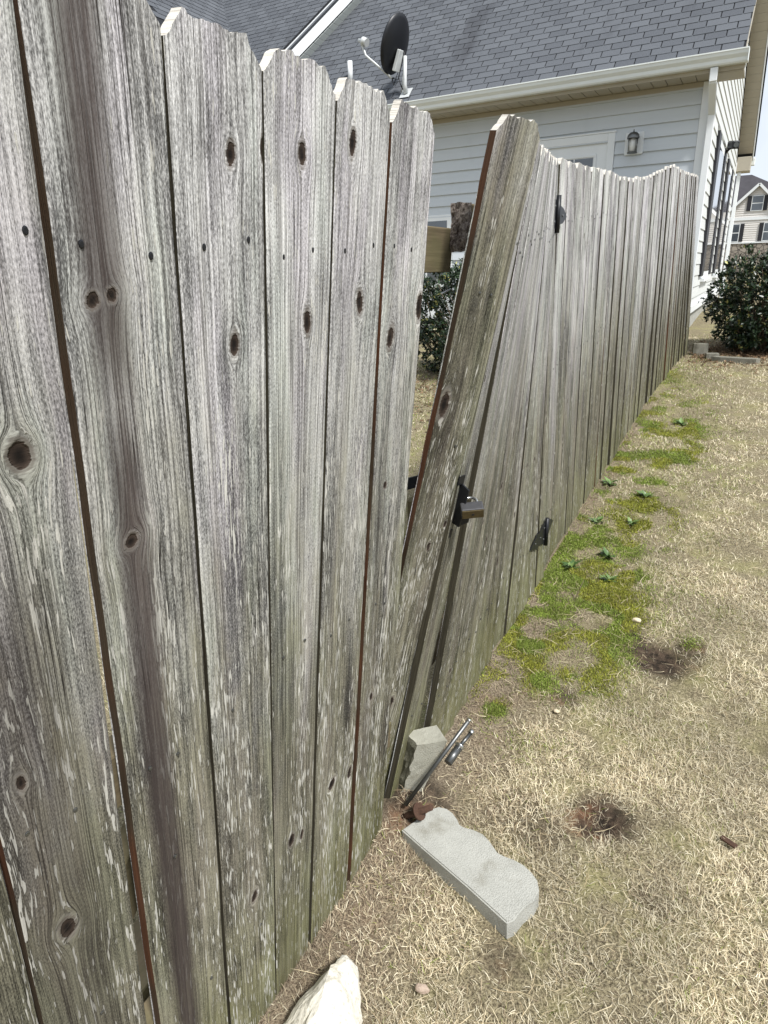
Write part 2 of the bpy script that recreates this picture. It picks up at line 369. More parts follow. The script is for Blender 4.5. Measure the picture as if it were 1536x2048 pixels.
def build_ground():
    xs = np.concatenate([[-300, -150, -70, -35, -20], np.arange(-14, -5, 1.), np.arange(-5, -1.2, .2), np.arange(-1.2, 1.0, .02), np.arange(1.0, 3, .1), np.arange(3, 8, .8), [8, 14, 30, 70, 150, 300]])
    ys = np.concatenate([[-300, -120, -50, -20, -8, -4], np.arange(-2, .3, .2), np.arange(.3, 3.6, .02), np.arange(3.6, 7, .05), np.arange(7, 11, .15), np.arange(11, 20, 1.), [20, 26, 35, 50, 80, 140, 300, 600]])
    X, Y = np.meshgrid(xs, ys); Z = gz(X, Y); nx, ny = len(xs), len(ys)
    v = np.stack([X, Y, Z], -1).reshape(-1, 3)
    i = np.arange((ny - 1) * (nx - 1)); r, c = divmod(i, nx - 1); a = r * nx + c
    f = np.stack([a, a + 1, a + nx + 1, a + nx], 1)
    me = fast_mesh('ground', v, f); me.polygons.foreach_set('use_smooth', [True] * len(me.polygons))
    mo, so, th = zones(X.ravel(), Y.ravel())
    at = me.attributes.new('zone', 'FLOAT_COLOR', 'POINT'); at.data.foreach_set('color', np.stack([mo, so, th, np.ones_like(mo)], 1).ravel())
    o = link('ground', me, GROUND); tag(o, 'dormant lawn ground rising gently from camera to house', 'ground', kind='structure')
def fast_mesh(name, v, f):
    me = bpy.data.meshes.new(name); v = np.asarray(v, np.float32); f = np.asarray(f, np.int32)
    me.vertices.add(len(v)); me.vertices.foreach_set('co', v.ravel())
    k = f.shape[1]; me.loops.add(f.size); me.loops.foreach_set('vertex_index', f.ravel())
    me.polygons.add(len(f)); me.polygons.foreach_set('loop_start', np.arange(0, f.size, k, dtype=np.int32)); me.polygons.foreach_set('loop_total', np.full(len(f), k, np.int32))
    me.update(calc_edges=True); me.validate(); return me
build_ground()

# ------------------------------------------------------------------ fence boards
def lerp(a, b, t): return a + (b - a) * t
def board(name, parent, BL, BR, TL, TR, nx=6, ny=30, th=.017, ear=.03, knots=(), seed=0, tone=.7, fleck=.5, green=.6, side=.9, stain=(), warp=.002, ear_l=None, ear_r=None, label=None):
    """front face by four corners seen from +X (L = smaller y); knots in (u metres from left, v metres from bottom)"""
    BL, BR, TL, TR = [np.array(p, float) for p in (BL, BR, TL, TR)]
    W = (np.linalg.norm(BR - BL) + np.linalg.norm(TR - TL)) / 2; L = (np.linalg.norm(TL - BL) + np.linalg.norm(TR - BR)) / 2
    nrm = np.cross(BR - BL, (TL + TR - BL - BR) / 2); nrm /= np.linalg.norm(nrm)
    if nrm[0] < 0: nrm = -nrm
    el = ear if ear_l is None else ear_l; er = ear if ear_r is None else ear_r
    e1 = min(.4, el * .85 / W); e2 = min(.4, er * .85 / W)
    us = np.unique(np.round(np.concatenate([[0, .012, 1 - .012, 1, e1, 1 - e2], np.linspace(0, 1, nx + 1)]), 4)); vs = np.linspace(0, 1, ny + 1)
    U, V = np.meshgrid(us, vs)
    def cut(u): return el * np.clip(1 - u / e1, 0, 1) + er * np.clip(1 - (1 - u) / e2, 0, 1) + .0045 * (fbm(u * 22, u * 0 + seed, 5, 2) - .5) * 2
    Vm = V * (1 - cut(U) / L)
    jit = .0022 * (fbm(Vm * L * 5, np.full_like(Vm, seed * 3.1), 9, 3) - .5) * 2
    Uj = U + jit / W * np.where(U < .5, 1, -1) * (np.abs(U - .5) > .45)
    def P(u, v):
        u = u[..., None]; v = v[..., None]
        return (BL * (1 - u) + BR * u) * (1 - v) + (TL * (1 - u) + TR * u) * v
    rnd = (-.0018) * ((np.minimum(U, 1 - U)) < .006)
    bow = warp * (fbm(Vm * L * 1.3, np.full_like(Vm, seed * 1.7), 21, 2) - .5) * 2 + warp * .6 * (2 * np.abs(U - .5)) ** 2
    cx = U * W; cz = Vm * L
    g = cx + .010 * (fbm(cz * .9, cx * 0 + seed, 31, 2) - .5) * 2 + .0035 * (fbm(cz * 4, cx * 6 + seed * 2, 37, 3) - .5) * 2
    kd = np.full_like(g, 3.0)
    for (ku, kv, a, s) in knots:
        a = a * .88; tl = ((ku * 917.3) % 1 - .5) * .5; dv = (cz - kv) / s; du = cx - ku + tl * dv; r2 = (du * du + dv * dv) / (a * a)
        g = g - 0.95 * du / np.maximum(r2 / 2.4, 1.0); kd = np.minimum(kd, np.sqrt(r2) - 1)
    stn = np.zeros_like(g)
    for (u0, w0, v0, v1, u1, am) in stain:
        uc = lerp(u0, u1, np.clip((cz - v0) / max(1e-3, v1 - v0), 0, 1))
        stn = np.maximum(stn, am * np.exp(-(((cx - uc) / w0) ** 4)) * sstep(v0 - .15, v0 + .12, cz) * (1 - sstep(v1 - .12, v1 + .15, cz)))
    front = P(Uj, Vm) + nrm * (rnd + bow - np.clip(-kd, 0, .3) * .004)[..., None]
    R, Cn = U.shape
    vl = [front.reshape(-1, 3)]; wl = [np.stack([g, cz, np.full_like(g, seed * 1.37)], -1).reshape(-1, 3)]; kl = [kd.ravel()]
    ml = [np.stack([g * 0, stn, g * 0, g * 0 + 1], -1).reshape(-1, 4)]
    i = np.arange((R - 1) * (Cn - 1)); r_, c_ = divmod(i, Cn - 1); a = r_ * Cn + c_
    fl = [np.stack([a, a + 1, a + Cn + 1, a + Cn], 1)]; off = R * Cn
    def strip(A, Bk, wcA, wcB, mk, flip):
        nonlocal off
        k = len(A); vl.append(A); vl.append(Bk); wl.append(wcA); wl.append(wcB); kl.append(np.full(2 * k, 3.0)); ml.append(np.tile(mk, (2 * k, 1)))
        j = np.arange(k - 1); q = np.stack([j, j + 1, j + 1 + k, j + k], 1) + off
        fl.append(q[:, ::-1] if flip else q); off += 2 * k
    bk = -nrm * th
    sdm = np.array([0, 0, side, 1.]); wc = lambda row, dx: np.stack([row[:, 0] * 0 + dx, row[:, 1], row[:, 2] + 3], 1)
    W3 = wl[0].reshape(R, Cn, 3)
    strip(front[:, 0], front[:, 0] + bk, wc(W3[:, 0], 0), wc(W3[:, 0], th), sdm, False)
    strip(front[:, -1], front[:, -1] + bk, wc(W3[:, -1], 0), wc(W3[:, -1], th), sdm, True)
    tp = W3[-1].copy(); tb = tp.copy(); tb[:, 1] += th
    strip(front[-1], front[-1] + bk, tp, tb, np.array([.9, 0, 0, 1.]), True)
    strip(front[0] + bk, front[-1] + bk, W3[0] + 5, W3[-1] + 5, np.array([0, 0, 0, 1.]), False)
    strip(front[0], front[0] + bk, tp, tb, np.array([0, .5, 0, 1.]), False)
    v = np.concatenate(vl); f = np.concatenate(fl)
    me = fast_mesh(name, v, f); n = len(v)
    sm = np.zeros(len(f), bool); sm[:(R - 1) * (Cn - 1)] = True; me.polygons.foreach_set('use_smooth', sm)
    at = me.attributes.new('wc', 'FLOAT_VECTOR', 'POINT'); at.data.foreach_set('vector', np.concatenate(wl).astype(np.float32).ravel())
    at = me.attributes.new('kd', 'FLOAT', 'POINT'); at.data.foreach_set('value', np.concatenate(kl).astype(np.float32))
    at = me.attributes.new('mk', 'FLOAT_COLOR', 'POINT'); at.data.foreach_set('color', np.concatenate(ml).astype(np.float32).ravel())
    at = me.attributes.new('tn', 'FLOAT_COLOR', 'POINT'); at.data.foreach_set('color', np.tile(np.array([tone, fleck, green, 1], np.float32), n))
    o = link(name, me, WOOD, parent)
    if label: o['label'] = label
    o['_W'] = W; o['_L'] = L
    return o, (lambda u, v_, d=0.0: tuple(P(np.array(u / W), np.array(v_ / L)) + nrm * d)), nrm
_nailme = {}
def nail(parent, p, nrm, r=.0032, hole=False):
    """a galvanised nail head, or the dark rust-ringed pocket one has sunk into"""
    key = hole
    if key not in _nailme:
        V, F = tube_geo([(0, 0, -.001), (0, 0, .0012), (0, 0, .0016)], [1, 1, .7] if True else 1, 8)
        me = bpy.data.meshes.new('nail'); V = [(v[0] * .0030 if hole else v[0] * .0030, v[1] * .0042 if hole else v[1] * .0030, v[2] - (.0012 if hole else 0)) for v in V]
        me.from_pydata([tuple(v) for v in V], [], F); me.materials.append(BLACKM if hole else DARKSTEEL); _nailme[key] = me
    o = bpy.data.objects.new('nail', _nailme[key]); C.objects.link(o)
    q = Vector(nrm).to_track_quat('Z', 'Y'); o.matrix_world = Matrix.LocRotScale(Vector(p), q, (1, 1, 1))
    o.parent = parent; o.matrix_parent_inverse = Matrix.Identity(4)
    return o

# ---- near section, leaning over towards the camera
PB = np.array([-.728, 0, 0.]); PT = np.array([-.558, 0, 1.79])
def near_pt(s, v):
    p = lerp(PB, PT, v / 1.798); return (p[0], s, p[2])
near = empty('wooden_fence', (-.73, .7, 0), 'near section of weathered grey dog-ear board fence leaning over the grass', 'fence', 'board fence sections')
specs = [ # name: bottom L,R ; top L,R ; top v ; knots(s, v, a, stretch) ; kwargs
 dict(b=(-.052, .100), t=(-.050, .104), top=1.79, kn=[(.03, 1.2, .012, 1.8)], tone=.6, fleck=.6, green=.7, side=.5),
 dict(b=(.106, .262), t=(.110, .262), top=1.79, kn=[(.18, .4, .012, 2)], tone=.5, fleck=.8, green=1.0, side=.5),
 dict(b=(.269, .408), t=(.266, .419), top=1.795, kn=[(.359, 1.38, .013, 1.3), (.320, .76, .012, 1.6), (.30, 1.02, .006, 2)], tone=.58, fleck=.62, green=.75, side=.9, st=[(.07, .05, .2, 1.25, .05, .45)]),
 dict(b=(.442, .594), t=(.424, .577), top=1.80, kn=[(.463, 1.518, .0085, 1.0), (.487, 1.522, .0075, 1.0), (.480, 1.243, .010, 1.0)], tone=.78, fleck=.55, green=.72, side=.92, st=[(.052, .030, 1.42, 2.1, .052, 1.0), (.062, .025, -.2, 1.46, .050, 1.0)]),
 dict(b=(.600, .741), t=(.581, .736), top=1.795, kn=[(.673, 1.672, .0075, 1.9), (.671, 1.452, .0085, 2.0), (.682, .40, .010, 1.6), (.729, 1.685, .004, 4)], tone=.90, fleck=.56, green=.62, side=.45),
 dict(b=(.746, .868), t=(.740, .902), top=1.80, kn=[(.813, 1.69, .0085, 1.9), (.829, 1.47, .0085, 2.2), (.805, .43, .010, 1.5), (.845, .41, .007, 2.2)], tone=.86, fleck=.6, green=.62, side=.45),
 dict(b=(.880, 1.045), t=(.906, 1.064), top=1.80, kn=[(.952, 1.72, .010, 1.9), (.993, 1.49, .0115, 1.8), (.953, .45, .013, 1.2), (1.030, .42, .009, 2.2)], tone=.84, fleck=.72, green=.66, side=.5),
 dict(b=(1.068, 1.235), t=(1.074, 1.236), top=1.80, kn=[(1.226, 1.47, .013, 2.2), (1.110, 1.42, .014, 1.6), (1.126, 1.12, .008, 1.0), (1.122, .58, .009, 1.2)], tone=.80, fleck=.80, green=.66, side=.95, st=[(.045, .022, .3, 1.45, .04, .35)]),
]
nails_near = {2: [(.355, .93), (.295, .95), (.30, 1.58), (.395, 1.58), (.345, .55), (.30, .53)], 3: [(.456, 1.57), (.542, 1.56), (.521, .885), (.470, .90), (.499, .70), (.555, .33)], 4: [(.623, 1.57), (.701, 1.58), (.64, .88), (.70, .30)], 5: [(.775, 1.56), (.839, 1.57), (.775, .90), (.84, .90)], 6: [(.939, 1.57), (1.031, 1.58), (.93, .86), (1.00, .86)], 7: [(1.105, 1.58), (1.175, 1.575), (1.115, .84), (1.16, .82)]}
for i, sp in enumerate(specs):
    big = i >= 2
    dv = -.03
    kn = [(s - lerp(sp['b'][0], sp['t'][0], v / 1.8), v - dv, a, st) for s, v, a, st in sp['kn']]
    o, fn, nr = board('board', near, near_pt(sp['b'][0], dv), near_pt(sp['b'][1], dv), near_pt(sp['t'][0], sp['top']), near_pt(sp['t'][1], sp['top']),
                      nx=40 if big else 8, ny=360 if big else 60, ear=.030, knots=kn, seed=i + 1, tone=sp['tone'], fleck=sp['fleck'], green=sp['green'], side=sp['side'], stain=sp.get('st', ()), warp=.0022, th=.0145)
    W_ = o['_W']
    for (s, v) in nails_near.get(i, []):
        fr = (s - lerp(sp['b'][0], sp['t'][0], v / 1.8)); nail(o, fn(fr, v - dv, .0012), nr, hole=v > 1.2)
def offs(s, v, d):
    n = np.array([1.79, 0, -.17]); n /= np.linalg.norm(n); return tuple(np.array(near_pt(s, v)) - n * d)
LEANUP = Vector((.17, 0, 1.79)).normalized()
bar('rail', offs(-.1, 1.575, .042), offs(1.425, 1.575, .042), .038, .089, RAIL, near, .002, LEANUP)
bar('rail', offs(-.1, .90, .042), offs(1.30, .88, .042), .038, .089, RAIL, near, .002, LEANUP)
bar('rail', offs(-.1, .30, .042), offs(1.30, .32, .042), .038, .089, RAIL, near, .002, LEANUP)
bar('brace', offs(.35, .50, .085), offs(1.30, 1.50, .085), .038, .089, RAIL, near, .002, LEANUP)
bar('post', (-.86, 1.08, -.1), (-.70, 1.10, 1.60), .089, .089, RAIL, near, .003, (0, 1, 0))
tube('nail', [offs(1.40, 1.485, .03), offs(1.43, 1.495, .02)], .0016, STEEL, near, 6)

# ---- far section
far = empty('wooden_fence', (-.75, 5.6, .3), 'far section of grey board fence with scalloped top running to the house corner', 'fence', 'board fence sections')
TOPY = [2.66, 2.935, 3.161, 3.674, 4.287, 4.802, 5.425, 6.05, 6.55, 6.9, 7.674, 8.932]; TOPZ = [1.93, 1.942, 1.951, 1.979, 2.007, 2.046, 2.117, 2.225, 2.31, 2.325, 2.36, 2.43]
def fx_bot(y): return float(np.interp(y, [2.8, 6.4, 8.5], [-.73, -.725, -.60]))
def fx_top(y): return float(np.interp(y, [2.8, 6.4, 8.5], [-.765, -.775, -.725]))
y = 2.905; k = 0
while y < 8.42:
    w_ = .130 + .011 * random.random(); z0 = float(gz0(y)) - .03; a0 = y + random.uniform(-.004, .004); lean = random.uniform(-.006, .006); sw = random.uniform(-.004, .004)
    sx = random.uniform(-.010, .010)
    zt = float(np.interp(y + .07, TOPY, TOPZ)) + random.uniform(-.006, .006)
    gap = .03 if k == 25 else 0
    near_far = y < 5
    kn = [(random.uniform(.02, .12), random.uniform(.3, 1.7), random.uniform(.005, .010), random.uniform(1.3, 2.4)) for _ in range(random.choice((1, 2, 2, 3)))]
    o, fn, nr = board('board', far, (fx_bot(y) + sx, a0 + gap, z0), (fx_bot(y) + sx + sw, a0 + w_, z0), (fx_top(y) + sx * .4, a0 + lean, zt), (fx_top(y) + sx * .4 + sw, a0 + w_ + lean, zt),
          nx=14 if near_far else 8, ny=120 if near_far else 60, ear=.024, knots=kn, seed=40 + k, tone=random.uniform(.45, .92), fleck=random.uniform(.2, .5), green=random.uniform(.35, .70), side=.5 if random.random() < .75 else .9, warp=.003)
    if y < 4.2:
        for vv in (.33, 1.02, 1.62):
            for uu in (.035, .105): nail(o, fn(uu + random.uniform(-.006, .006), vv + random.uniform(-.01, .01), .0014), nr)
    y += .1465; k += 1
for zz in (.30, 1.0, 1.62):
    bar('rail', (-.792, 2.86, float(gz0(2.9)) + zz), (-.80, 6.6, float(gz0(6.6)) + zz), .038, .089, RAIL, far, .002)
    bar('rail', (-.80, 6.6, float(gz0(6.6)) + zz), (-.79, 8.36, float(gz0(8.4)) + zz), .038, .089, RAIL, far, .002)
for yy in (2.98, 5.0, 6.7, 8.35):
    bar('post', (-.86, yy, float(gz0(yy)) - .1), (-.86, yy, float(gz0(yy)) + 1.75), .089, .089, RAIL, far, .003, (0, 1, 0))

# ---- gate, latch side sagging and twisted outwards
gate = empty('wooden_gate', (-.74, 2.1, .08), 'sagging grey board gate, twisted outward at its latch side, with black hinges', 'gate')
# loose latch board
gb = np.array((-.805, 1.288, -.02)); gt = np.array((-.443, 1.387, 1.800))
db = np.array((math.cos(math.radians(66)), math.sin(math.radians(66)), 0)) * .070; dt = np.array((math.cos(math.radians(73)), math.sin(math.radians(73)), -.02)) * .070
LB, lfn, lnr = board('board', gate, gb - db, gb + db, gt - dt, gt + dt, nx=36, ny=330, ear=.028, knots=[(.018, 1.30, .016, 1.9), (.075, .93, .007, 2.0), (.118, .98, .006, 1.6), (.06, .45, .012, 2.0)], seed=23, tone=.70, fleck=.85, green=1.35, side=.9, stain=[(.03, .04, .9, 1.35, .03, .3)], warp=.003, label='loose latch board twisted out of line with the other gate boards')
for u, v in ((.055, 1.535), (.095, 1.530), (.09, 1.19), (.05, .30)): nail(LB, lfn(u, v, .0014), lnr, hole=v < 1.0)
gys = [1.315, 1.455, 1.60, 1.742, 1.872, 2.015, 2.158, 2.302, 2.448, 2.594, 2.740]
for i, yb in enumerate(gys):
    t = (i - .5) / 9.8
    tx0, ty0 = lerp(-.455, -.757, t), lerp(1.53, 2.84, t); tx1, ty1 = lerp(-.455, -.757, t + .092), lerp(1.53, 2.84, t + .092)
    zt = float(np.interp(t, [0, 1], [1.79, 1.925])) + random.uniform(-.006, .006)
    zb = float(gz0(yb)) + random.uniform(-.02, .045)
    bx = (-.715 if i else -.748) + random.uniform(-.010, .010); wv = random.uniform(.110, .124)
    sd = random.choice((.5, .5, .9)) if i else .5
    kn = [(random.uniform(.02, .11), random.uniform(.3, 1.6), random.uniform(.006, .010), random.uniform(1.3, 2.6)) for _ in range(2)]
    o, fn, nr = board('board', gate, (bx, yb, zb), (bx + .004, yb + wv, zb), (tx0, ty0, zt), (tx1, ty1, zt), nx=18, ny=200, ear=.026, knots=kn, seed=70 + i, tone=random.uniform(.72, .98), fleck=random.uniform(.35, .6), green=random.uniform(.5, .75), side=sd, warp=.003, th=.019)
    for vv in (.30, 1.55):
        for uu in (.03, .10): nail(o, fn(uu, vv + random.uniform(-.01, .01), .0014), nr)
tr = bar('rail', (-.575, 1.415, 1.615), (-.80, 2.84, 1.66), .040, .092, RAIL, gate, .003)
bm = bmesh.new(); bmesh.ops.create_grid(bm, x_segments=8, y_segments=16, size=.5)
for v in bm.verts:
    jx, jz = v.co.x * .046, v.co.y * .096
    n_ = float(fbm(jx * 90 + 5, jz * 90, 61, 3)) - .5
    v.co = Vector((-.575 + jx, 1.409 - .008 * n_ * 2 - .004, 1.615 + jz + .004 * n_))
from_bm('rotten_rail_end', bm, ROTTEN, tr)
bar('rail', (-.785, 1.40, .335), (-.775, 2.84, .44), .040, .089, RAIL, gate, .003)
bar('rail', (-.70, 1.42, .93), (-.785, 2.84, .98), .040, .089, RAIL, gate, .003)
bar('brace', (-.80, 1.45, .36), (-.80, 2.75, 1.60), .030, .089, RAIL, gate, .003)

def hinge(zc, yc, xf, parent, sgn=1):
    """black ornamental strap hinge: barrel, long spear strap on the gate, short leaf on the fence"""
    bm = bmesh.new()
    def plate(pts, d0=.0015, d1=.0055):
        lo = [bm.verts.new((xf(p[0]) + d0, p[0], p[1])) for p in pts]; hi = [bm.verts.new((xf(p[0]) + d1, p[0], p[1])) for p in pts]
        n = len(pts); bm.faces.new(hi); bm.faces.new(lo[::-1])
        for i in range(n): bm.faces.new((lo[i], lo[(i + 1) % n], hi[(i + 1) % n], hi[i]))
    A = [(0, .052), (-.045, .050), (-.070, .036), (-.120, .030), (-.135, .042), (-.155, .028), (-.190, .018), (-.245, 0)]
    pts = [(yc + a, zc + b) for a, b in A] + [(yc + a, zc - b) for a, b in A[-2::-1]]
    plate(pts)
    Bp = [(0.004, .052), (.04, .050), (.06, .034), (.10, .028), (.12, .020), (.16, 0)]
    plate([(yc + a, zc + b) for a, b in Bp] + [(yc + a, zc - b) for a, b in Bp[-2::-1]])
    bmesh.ops.recalc_face_normals(bm, faces=bm.faces)
    h = from_bm('hinge', bm, BLACKM, parent)
    tube('hinge_pin', [(xf(yc) + .010, yc, zc - .068), (xf(yc) + .010, yc, zc + .068)], .0095, BLACKM, h, 10)
    for a, b in ((-.03, .028), (-.03, -.028), (-.085, 0), (-.165, 0), (.03, .028), (.03, -.028), (.09, 0)):
        tube('screw', [(xf(yc + a) + .005, yc + a, zc + b), (xf(yc + a) + .0085, yc + a, zc + b)], .0045, DARKSTEEL, h, 8)
hinge(1.725, 2.79, lambda y: -.742, gate); hinge(.37, 2.83, lambda y: -.716 if y < 2.9 else -.722, gate)

# latch hasp and padlock on the loose board
def LP(u, v, d): return Vector(lfn(u, v, d))
hb = bmesh.new()
def plate3(bm, P0, P1, P2, P3, off):
    off = Vector(off); lo = [Vector(p) for p in (P0, P1, P2, P3)]; hexa(bm, lo + [p + off for p in lo])
vax = (LP(.07, 1.2, 0) - LP(.07, 1.0, 0)).normalized(); uax = (LP(.13, 1.0, 0) - LP(.02, 1.0, 0)).normalized(); nax = Vector(lnr)
H0 = LP(.143, 1.032, 0)
plate3(hb, H0 - vax * .055 - nax * .012, H0 - vax * .055 + nax * .026, H0 + vax * .045 + nax * .030, H0 + vax * .055 - nax * .012, uax * .004)
plate3(hb, H0 - vax * .058 + nax * .020, H0 - vax * .045 + nax * .034 + uax * .02, H0 - vax * .03 + nax * .034 + uax * .02, H0 - vax * .028 + nax * .022, uax * .004)
hasp = from_bm('hasp', hb, BLACKM, gate)
for s_ in (-.083, .063):
    bm = bmesh.new(); c0 = H0 + vax * s_; plate3(bm, c0 - uax * .016 - vax * .011 + nax * .001, c0 + uax * .005 - vax * .011 + nax * .001, c0 + uax * .005 + vax * .011 + nax * .001, c0 - uax * .016 + vax * .011 + nax * .001, nax * .004)
    from_bm('hasp_tab', bm, BLACKM, hasp)
bar('latch_bar', (-.70, 1.36, 1.035), (-.665, 1.475, 1.03), .006, .030, BLACKM, gate, .001)
pc = H0 + nax * .046 + uax * .012 - vax * .004
padlock = empty('padlock', tuple(pc), 'small grey padlock with brassy base hanging from the black hasp of the gate', 'padlock')
# lock frame: width across the picture, shackle pointing up and back
wv_ = RIGHT * .97 + Vector((0, 0, .10)); wv_.normalize(); hv = (Vector((0, 0, .58)) + FWD * .78); hv = (hv - wv_ * hv.dot(wv_)).normalized(); dv_ = wv_.cross(hv)
def lockbox(name, h0, h1, w2, d2, mat, bev):
    bm = bmesh.new(); hexa(bm, [pc + wv_ * a * w2 + dv_ * b_ * d2 + hv * h0 for a, b_ in ((-1, -1), (1, -1), (1, 1), (-1, 1))] + [pc + wv_ * a * w2 + dv_ * b_ * d2 + hv * h1 for a, b_ in ((-1, -1), (1, -1), (1, 1), (-1, 1))])
    return from_bm(name, bm, mat, padlock, bevel=bev)
LOCKGREY = plain('padlock_case', (.085, .085, .09), .5, .5, var=.25, sc=90)
BRASS = plain('tarnished_brass', (.10, .078, .040), .5, .6, var=.4, sc=120)
body = lockbox('body', -.011, .019, .0275, .0130, LOCKGREY, .0035)
base = lockbox('base_plate', -.0145, -.0112, .0262, .0122, BRASS, .0012)
tube('keyhole', [pc - hv * .0142 , pc - hv * .0152], .0035, BLACKM, base, 8)
sh = [pc + wv_ * (-.0155) + hv * .015] + [pc + wv_ * (-.0155 * math.cos(a)) + hv * (.032 + .0155 * math.sin(a)) for a in np.linspace(0, math.pi, 9)] + [pc + wv_ * .0155 + hv * .015]
tube('shackle', sh, .0036, STEEL, padlock, 10)

# ------------------------------------------------------------------ house
house = empty('house', (-4, 13, .6), 'blue grey sided house with dark shingle roof and white gutter behind the fence', 'house')
YW, XC, ZS, ZB = 9.2, -.86, 3.43, .95
EXPO = .1412
# eave wall
box('wall', -12, -.79, YW + .012, YW + .16, .4, ZS + .05, TRIM, house)
DX0, DX1, DTOP = -2.98, -1.77, 3.034
def clap(x0, x1, z, ydir=True, lab='siding_board', parent=house, mat=SIDING, yw=YW):
    bm = bmesh.new(); t0, t1 = .030, .004
    hexa(bm, [(x0, yw - t0, z), (x1, yw - t0, z), (x1, yw + .011, z), (x0, yw + .011, z), (x0, yw - t1, z + EXPO + .01), (x1, yw - t1, z + EXPO + .01), (x1, yw + .011, z + EXPO + .01), (x0, yw + .011, z + EXPO + .01)])
    return from_bm(lab, bm, mat, parent)
WX0, WX1, WZ1 = -4.62, -3.94, 2.26
z = 2.652 - EXPO * 12
while z < ZS - .03:
    top = z + EXPO
    if top < DTOP + .02:
        clap(DX1 + .004, XC - .002, z); 
        if top < WZ1 + .1: clap(WX1 + .065, DX0 - .004, z); clap(-12, WX0 - .065, z)
        else: clap(-12, DX0 - .004, z)
    else: clap(-12, XC - .002, z)
    z += EXPO
box('corner_board', XC, -.765, YW - .034, YW + .010, .75, ZS, TRIM, house, .003)
box('foundation', -12, -.80, YW + .0, YW + .15, .2, .86, CONCRETE, house)
box('frieze_board', -12, XC - .001, YW - .026, YW + .008, ZS - .055, ZS + .004, SOFFIT, house, .003)
# eave soffit panels
EO = .40
xx = -.47; k = 0
while xx > -9:
    box('soffit_panel', xx - .148, xx - .004, YW - EO + .02, YW - .001, ZS + .006, ZS + .016, SOFFIT, house)
    xx -= .152; k += 1
box('soffit_backing', -12, -.46, YW - EO + .02, YW + .02, ZS + .022, ZS + .030, SLOT, house)
box('fascia', -12, -.45, YW - EO, YW - EO + .018, ZS - .005, ZS + .15, SOFFIT, house)
box('eave_return', -.764, -.455, YW - EO + .021, YW - .004, ZS - .02, ZS + .003, SOFFIT, house, .004)
# gutter: K-style profile extruded along X
def gutter(x0, x1, y1, zt, parent):
    prof = [(0, -.12), (-.075, -.12), (-.085, -.105), (-.088, -.075), (-.112, -.045), (-.118, -.012), (-.125, -.012), (-.125, 0), (-.108, 0), (-.110, -.010), (-.104, -.045), (-.08, -.076), (-.078, -.112), (0, -.112)]
    V = [(x, y1 + a, zt + b) for x in (x0, x1) for a, b in prof]; n = len(prof)
    F = [(i, (i + 1) % n, n + (i + 1) % n, n + i) for i in range(n)] + [tuple(range(n)), tuple(range(2 * n - 1, n - 1, -1))]
    return pyd('gutter', V, F, GUTTER, parent)
g_ = gutter(-9.5, -.43, YW - EO - .002, ZS + .155, house)
box('end_cap', -.4295, -.425, YW - EO - .125, YW - EO, ZS + .035, ZS + .155, GUTTER, g_)
# downspout with elbow
ds = empty('downspout', (-.74, YW - .1, 2)); ds.parent = house; ds.matrix_parent_inverse = inv_world(house)
def dspart(name, a, b): 
    o = bar(name, a, b, .075, .058, TRIM, ds, .006, (0, 1, .01)); return o
dspart('outlet_section', (-.735, YW - .44, ZS + .03), (-.735, YW - .44, ZS - .10))
dspart('elbow_section', (-.735, YW - .44, ZS - .085), (-.735, YW - .085, ZS - .33))
dspart('lower_section', (-.735, YW - .075, ZS - .30), (-.735, YW - .075, .80))
# side wall (gable end)
YE = 16.6; XS = -.76; TAN = .95
box('wall', XS - .15, XS - .012, YW + .17, YE - .002, .4, ZS, TRIM, house)
def sideclap(y0, y1, z):
    bm = bmesh.new(); t0, t1 = .017, .004
    hexa(bm, [(XS + t0, y0, z), (XS + t0, y1, z), (XS - .011, y1, z), (XS - .011, y0, z), (XS + t1, y0, z + EXPO + .01), (XS + t1, y1, z + EXPO + .01), (XS - .011, y1, z + EXPO + .01), (XS - .011, y0, z + EXPO + .01)])
    return from_bm('siding_board', bm, SIDE_SIDING, house)
z = 2.652 - EXPO * 12
while z < 6.6:
    ins = max(0, (z + EXPO - ZS) / TAN)
    y0, y1 = YW + .06 + ins, YE - .06 - ins
    if y1 - y0 < .3: break
    if 1.36 < z + .02 < 3.10:
        for a, b_ in ((y0, 10.52), (12.55, 13.35), (15.3, y1)):
            if b_ > a: sideclap(a, b_, z)
    else: sideclap(y0, y1, z)
    z += EXPO
box('corner_board', -.7649, XS + .022, YW - .034, YW + .058, .75, ZS, TRIM, house, .003)
box('corner_board', XS - .012, XS + .022, YE - .09, YE, .75, ZS, TRIM, house, .003)
box('water_table', XS - .011, XS + .05, YW + .06, YE, 1.02 - .09, 1.02, TRIM, house, .004)
box('foundation', XS - .14, XS - .005, YW + .151, YE, .2, .93, CONCRETE, house)
for (ya, yb) in ((10.52, 12.55), (13.35, 15.3)):
    wn = box('window', XS - .011, XS + .030, ya + .40, yb - .40, 1.33, 3.12, TRIM, house, .004)
    box('pane', XS + .0305, XS + .034, ya + .48, yb - .48, 2.26, 3.02, GLASS, wn); box('pane', XS + .0305, XS + .034, ya + .48, yb - .48, 1.42, 2.20, GLASS, wn)
    box('window_sill', XS - .011, XS + .07, ya + .36, yb - .36, 1.28, 1.329, TRIM, wn, .004)
    for q0 in (ya, yb - .39):
        shu = box('shutter', XS - .011, XS + .045, q0 + .01, q0 + .385, 1.36, 3.14, SHUTTER, house, .004)
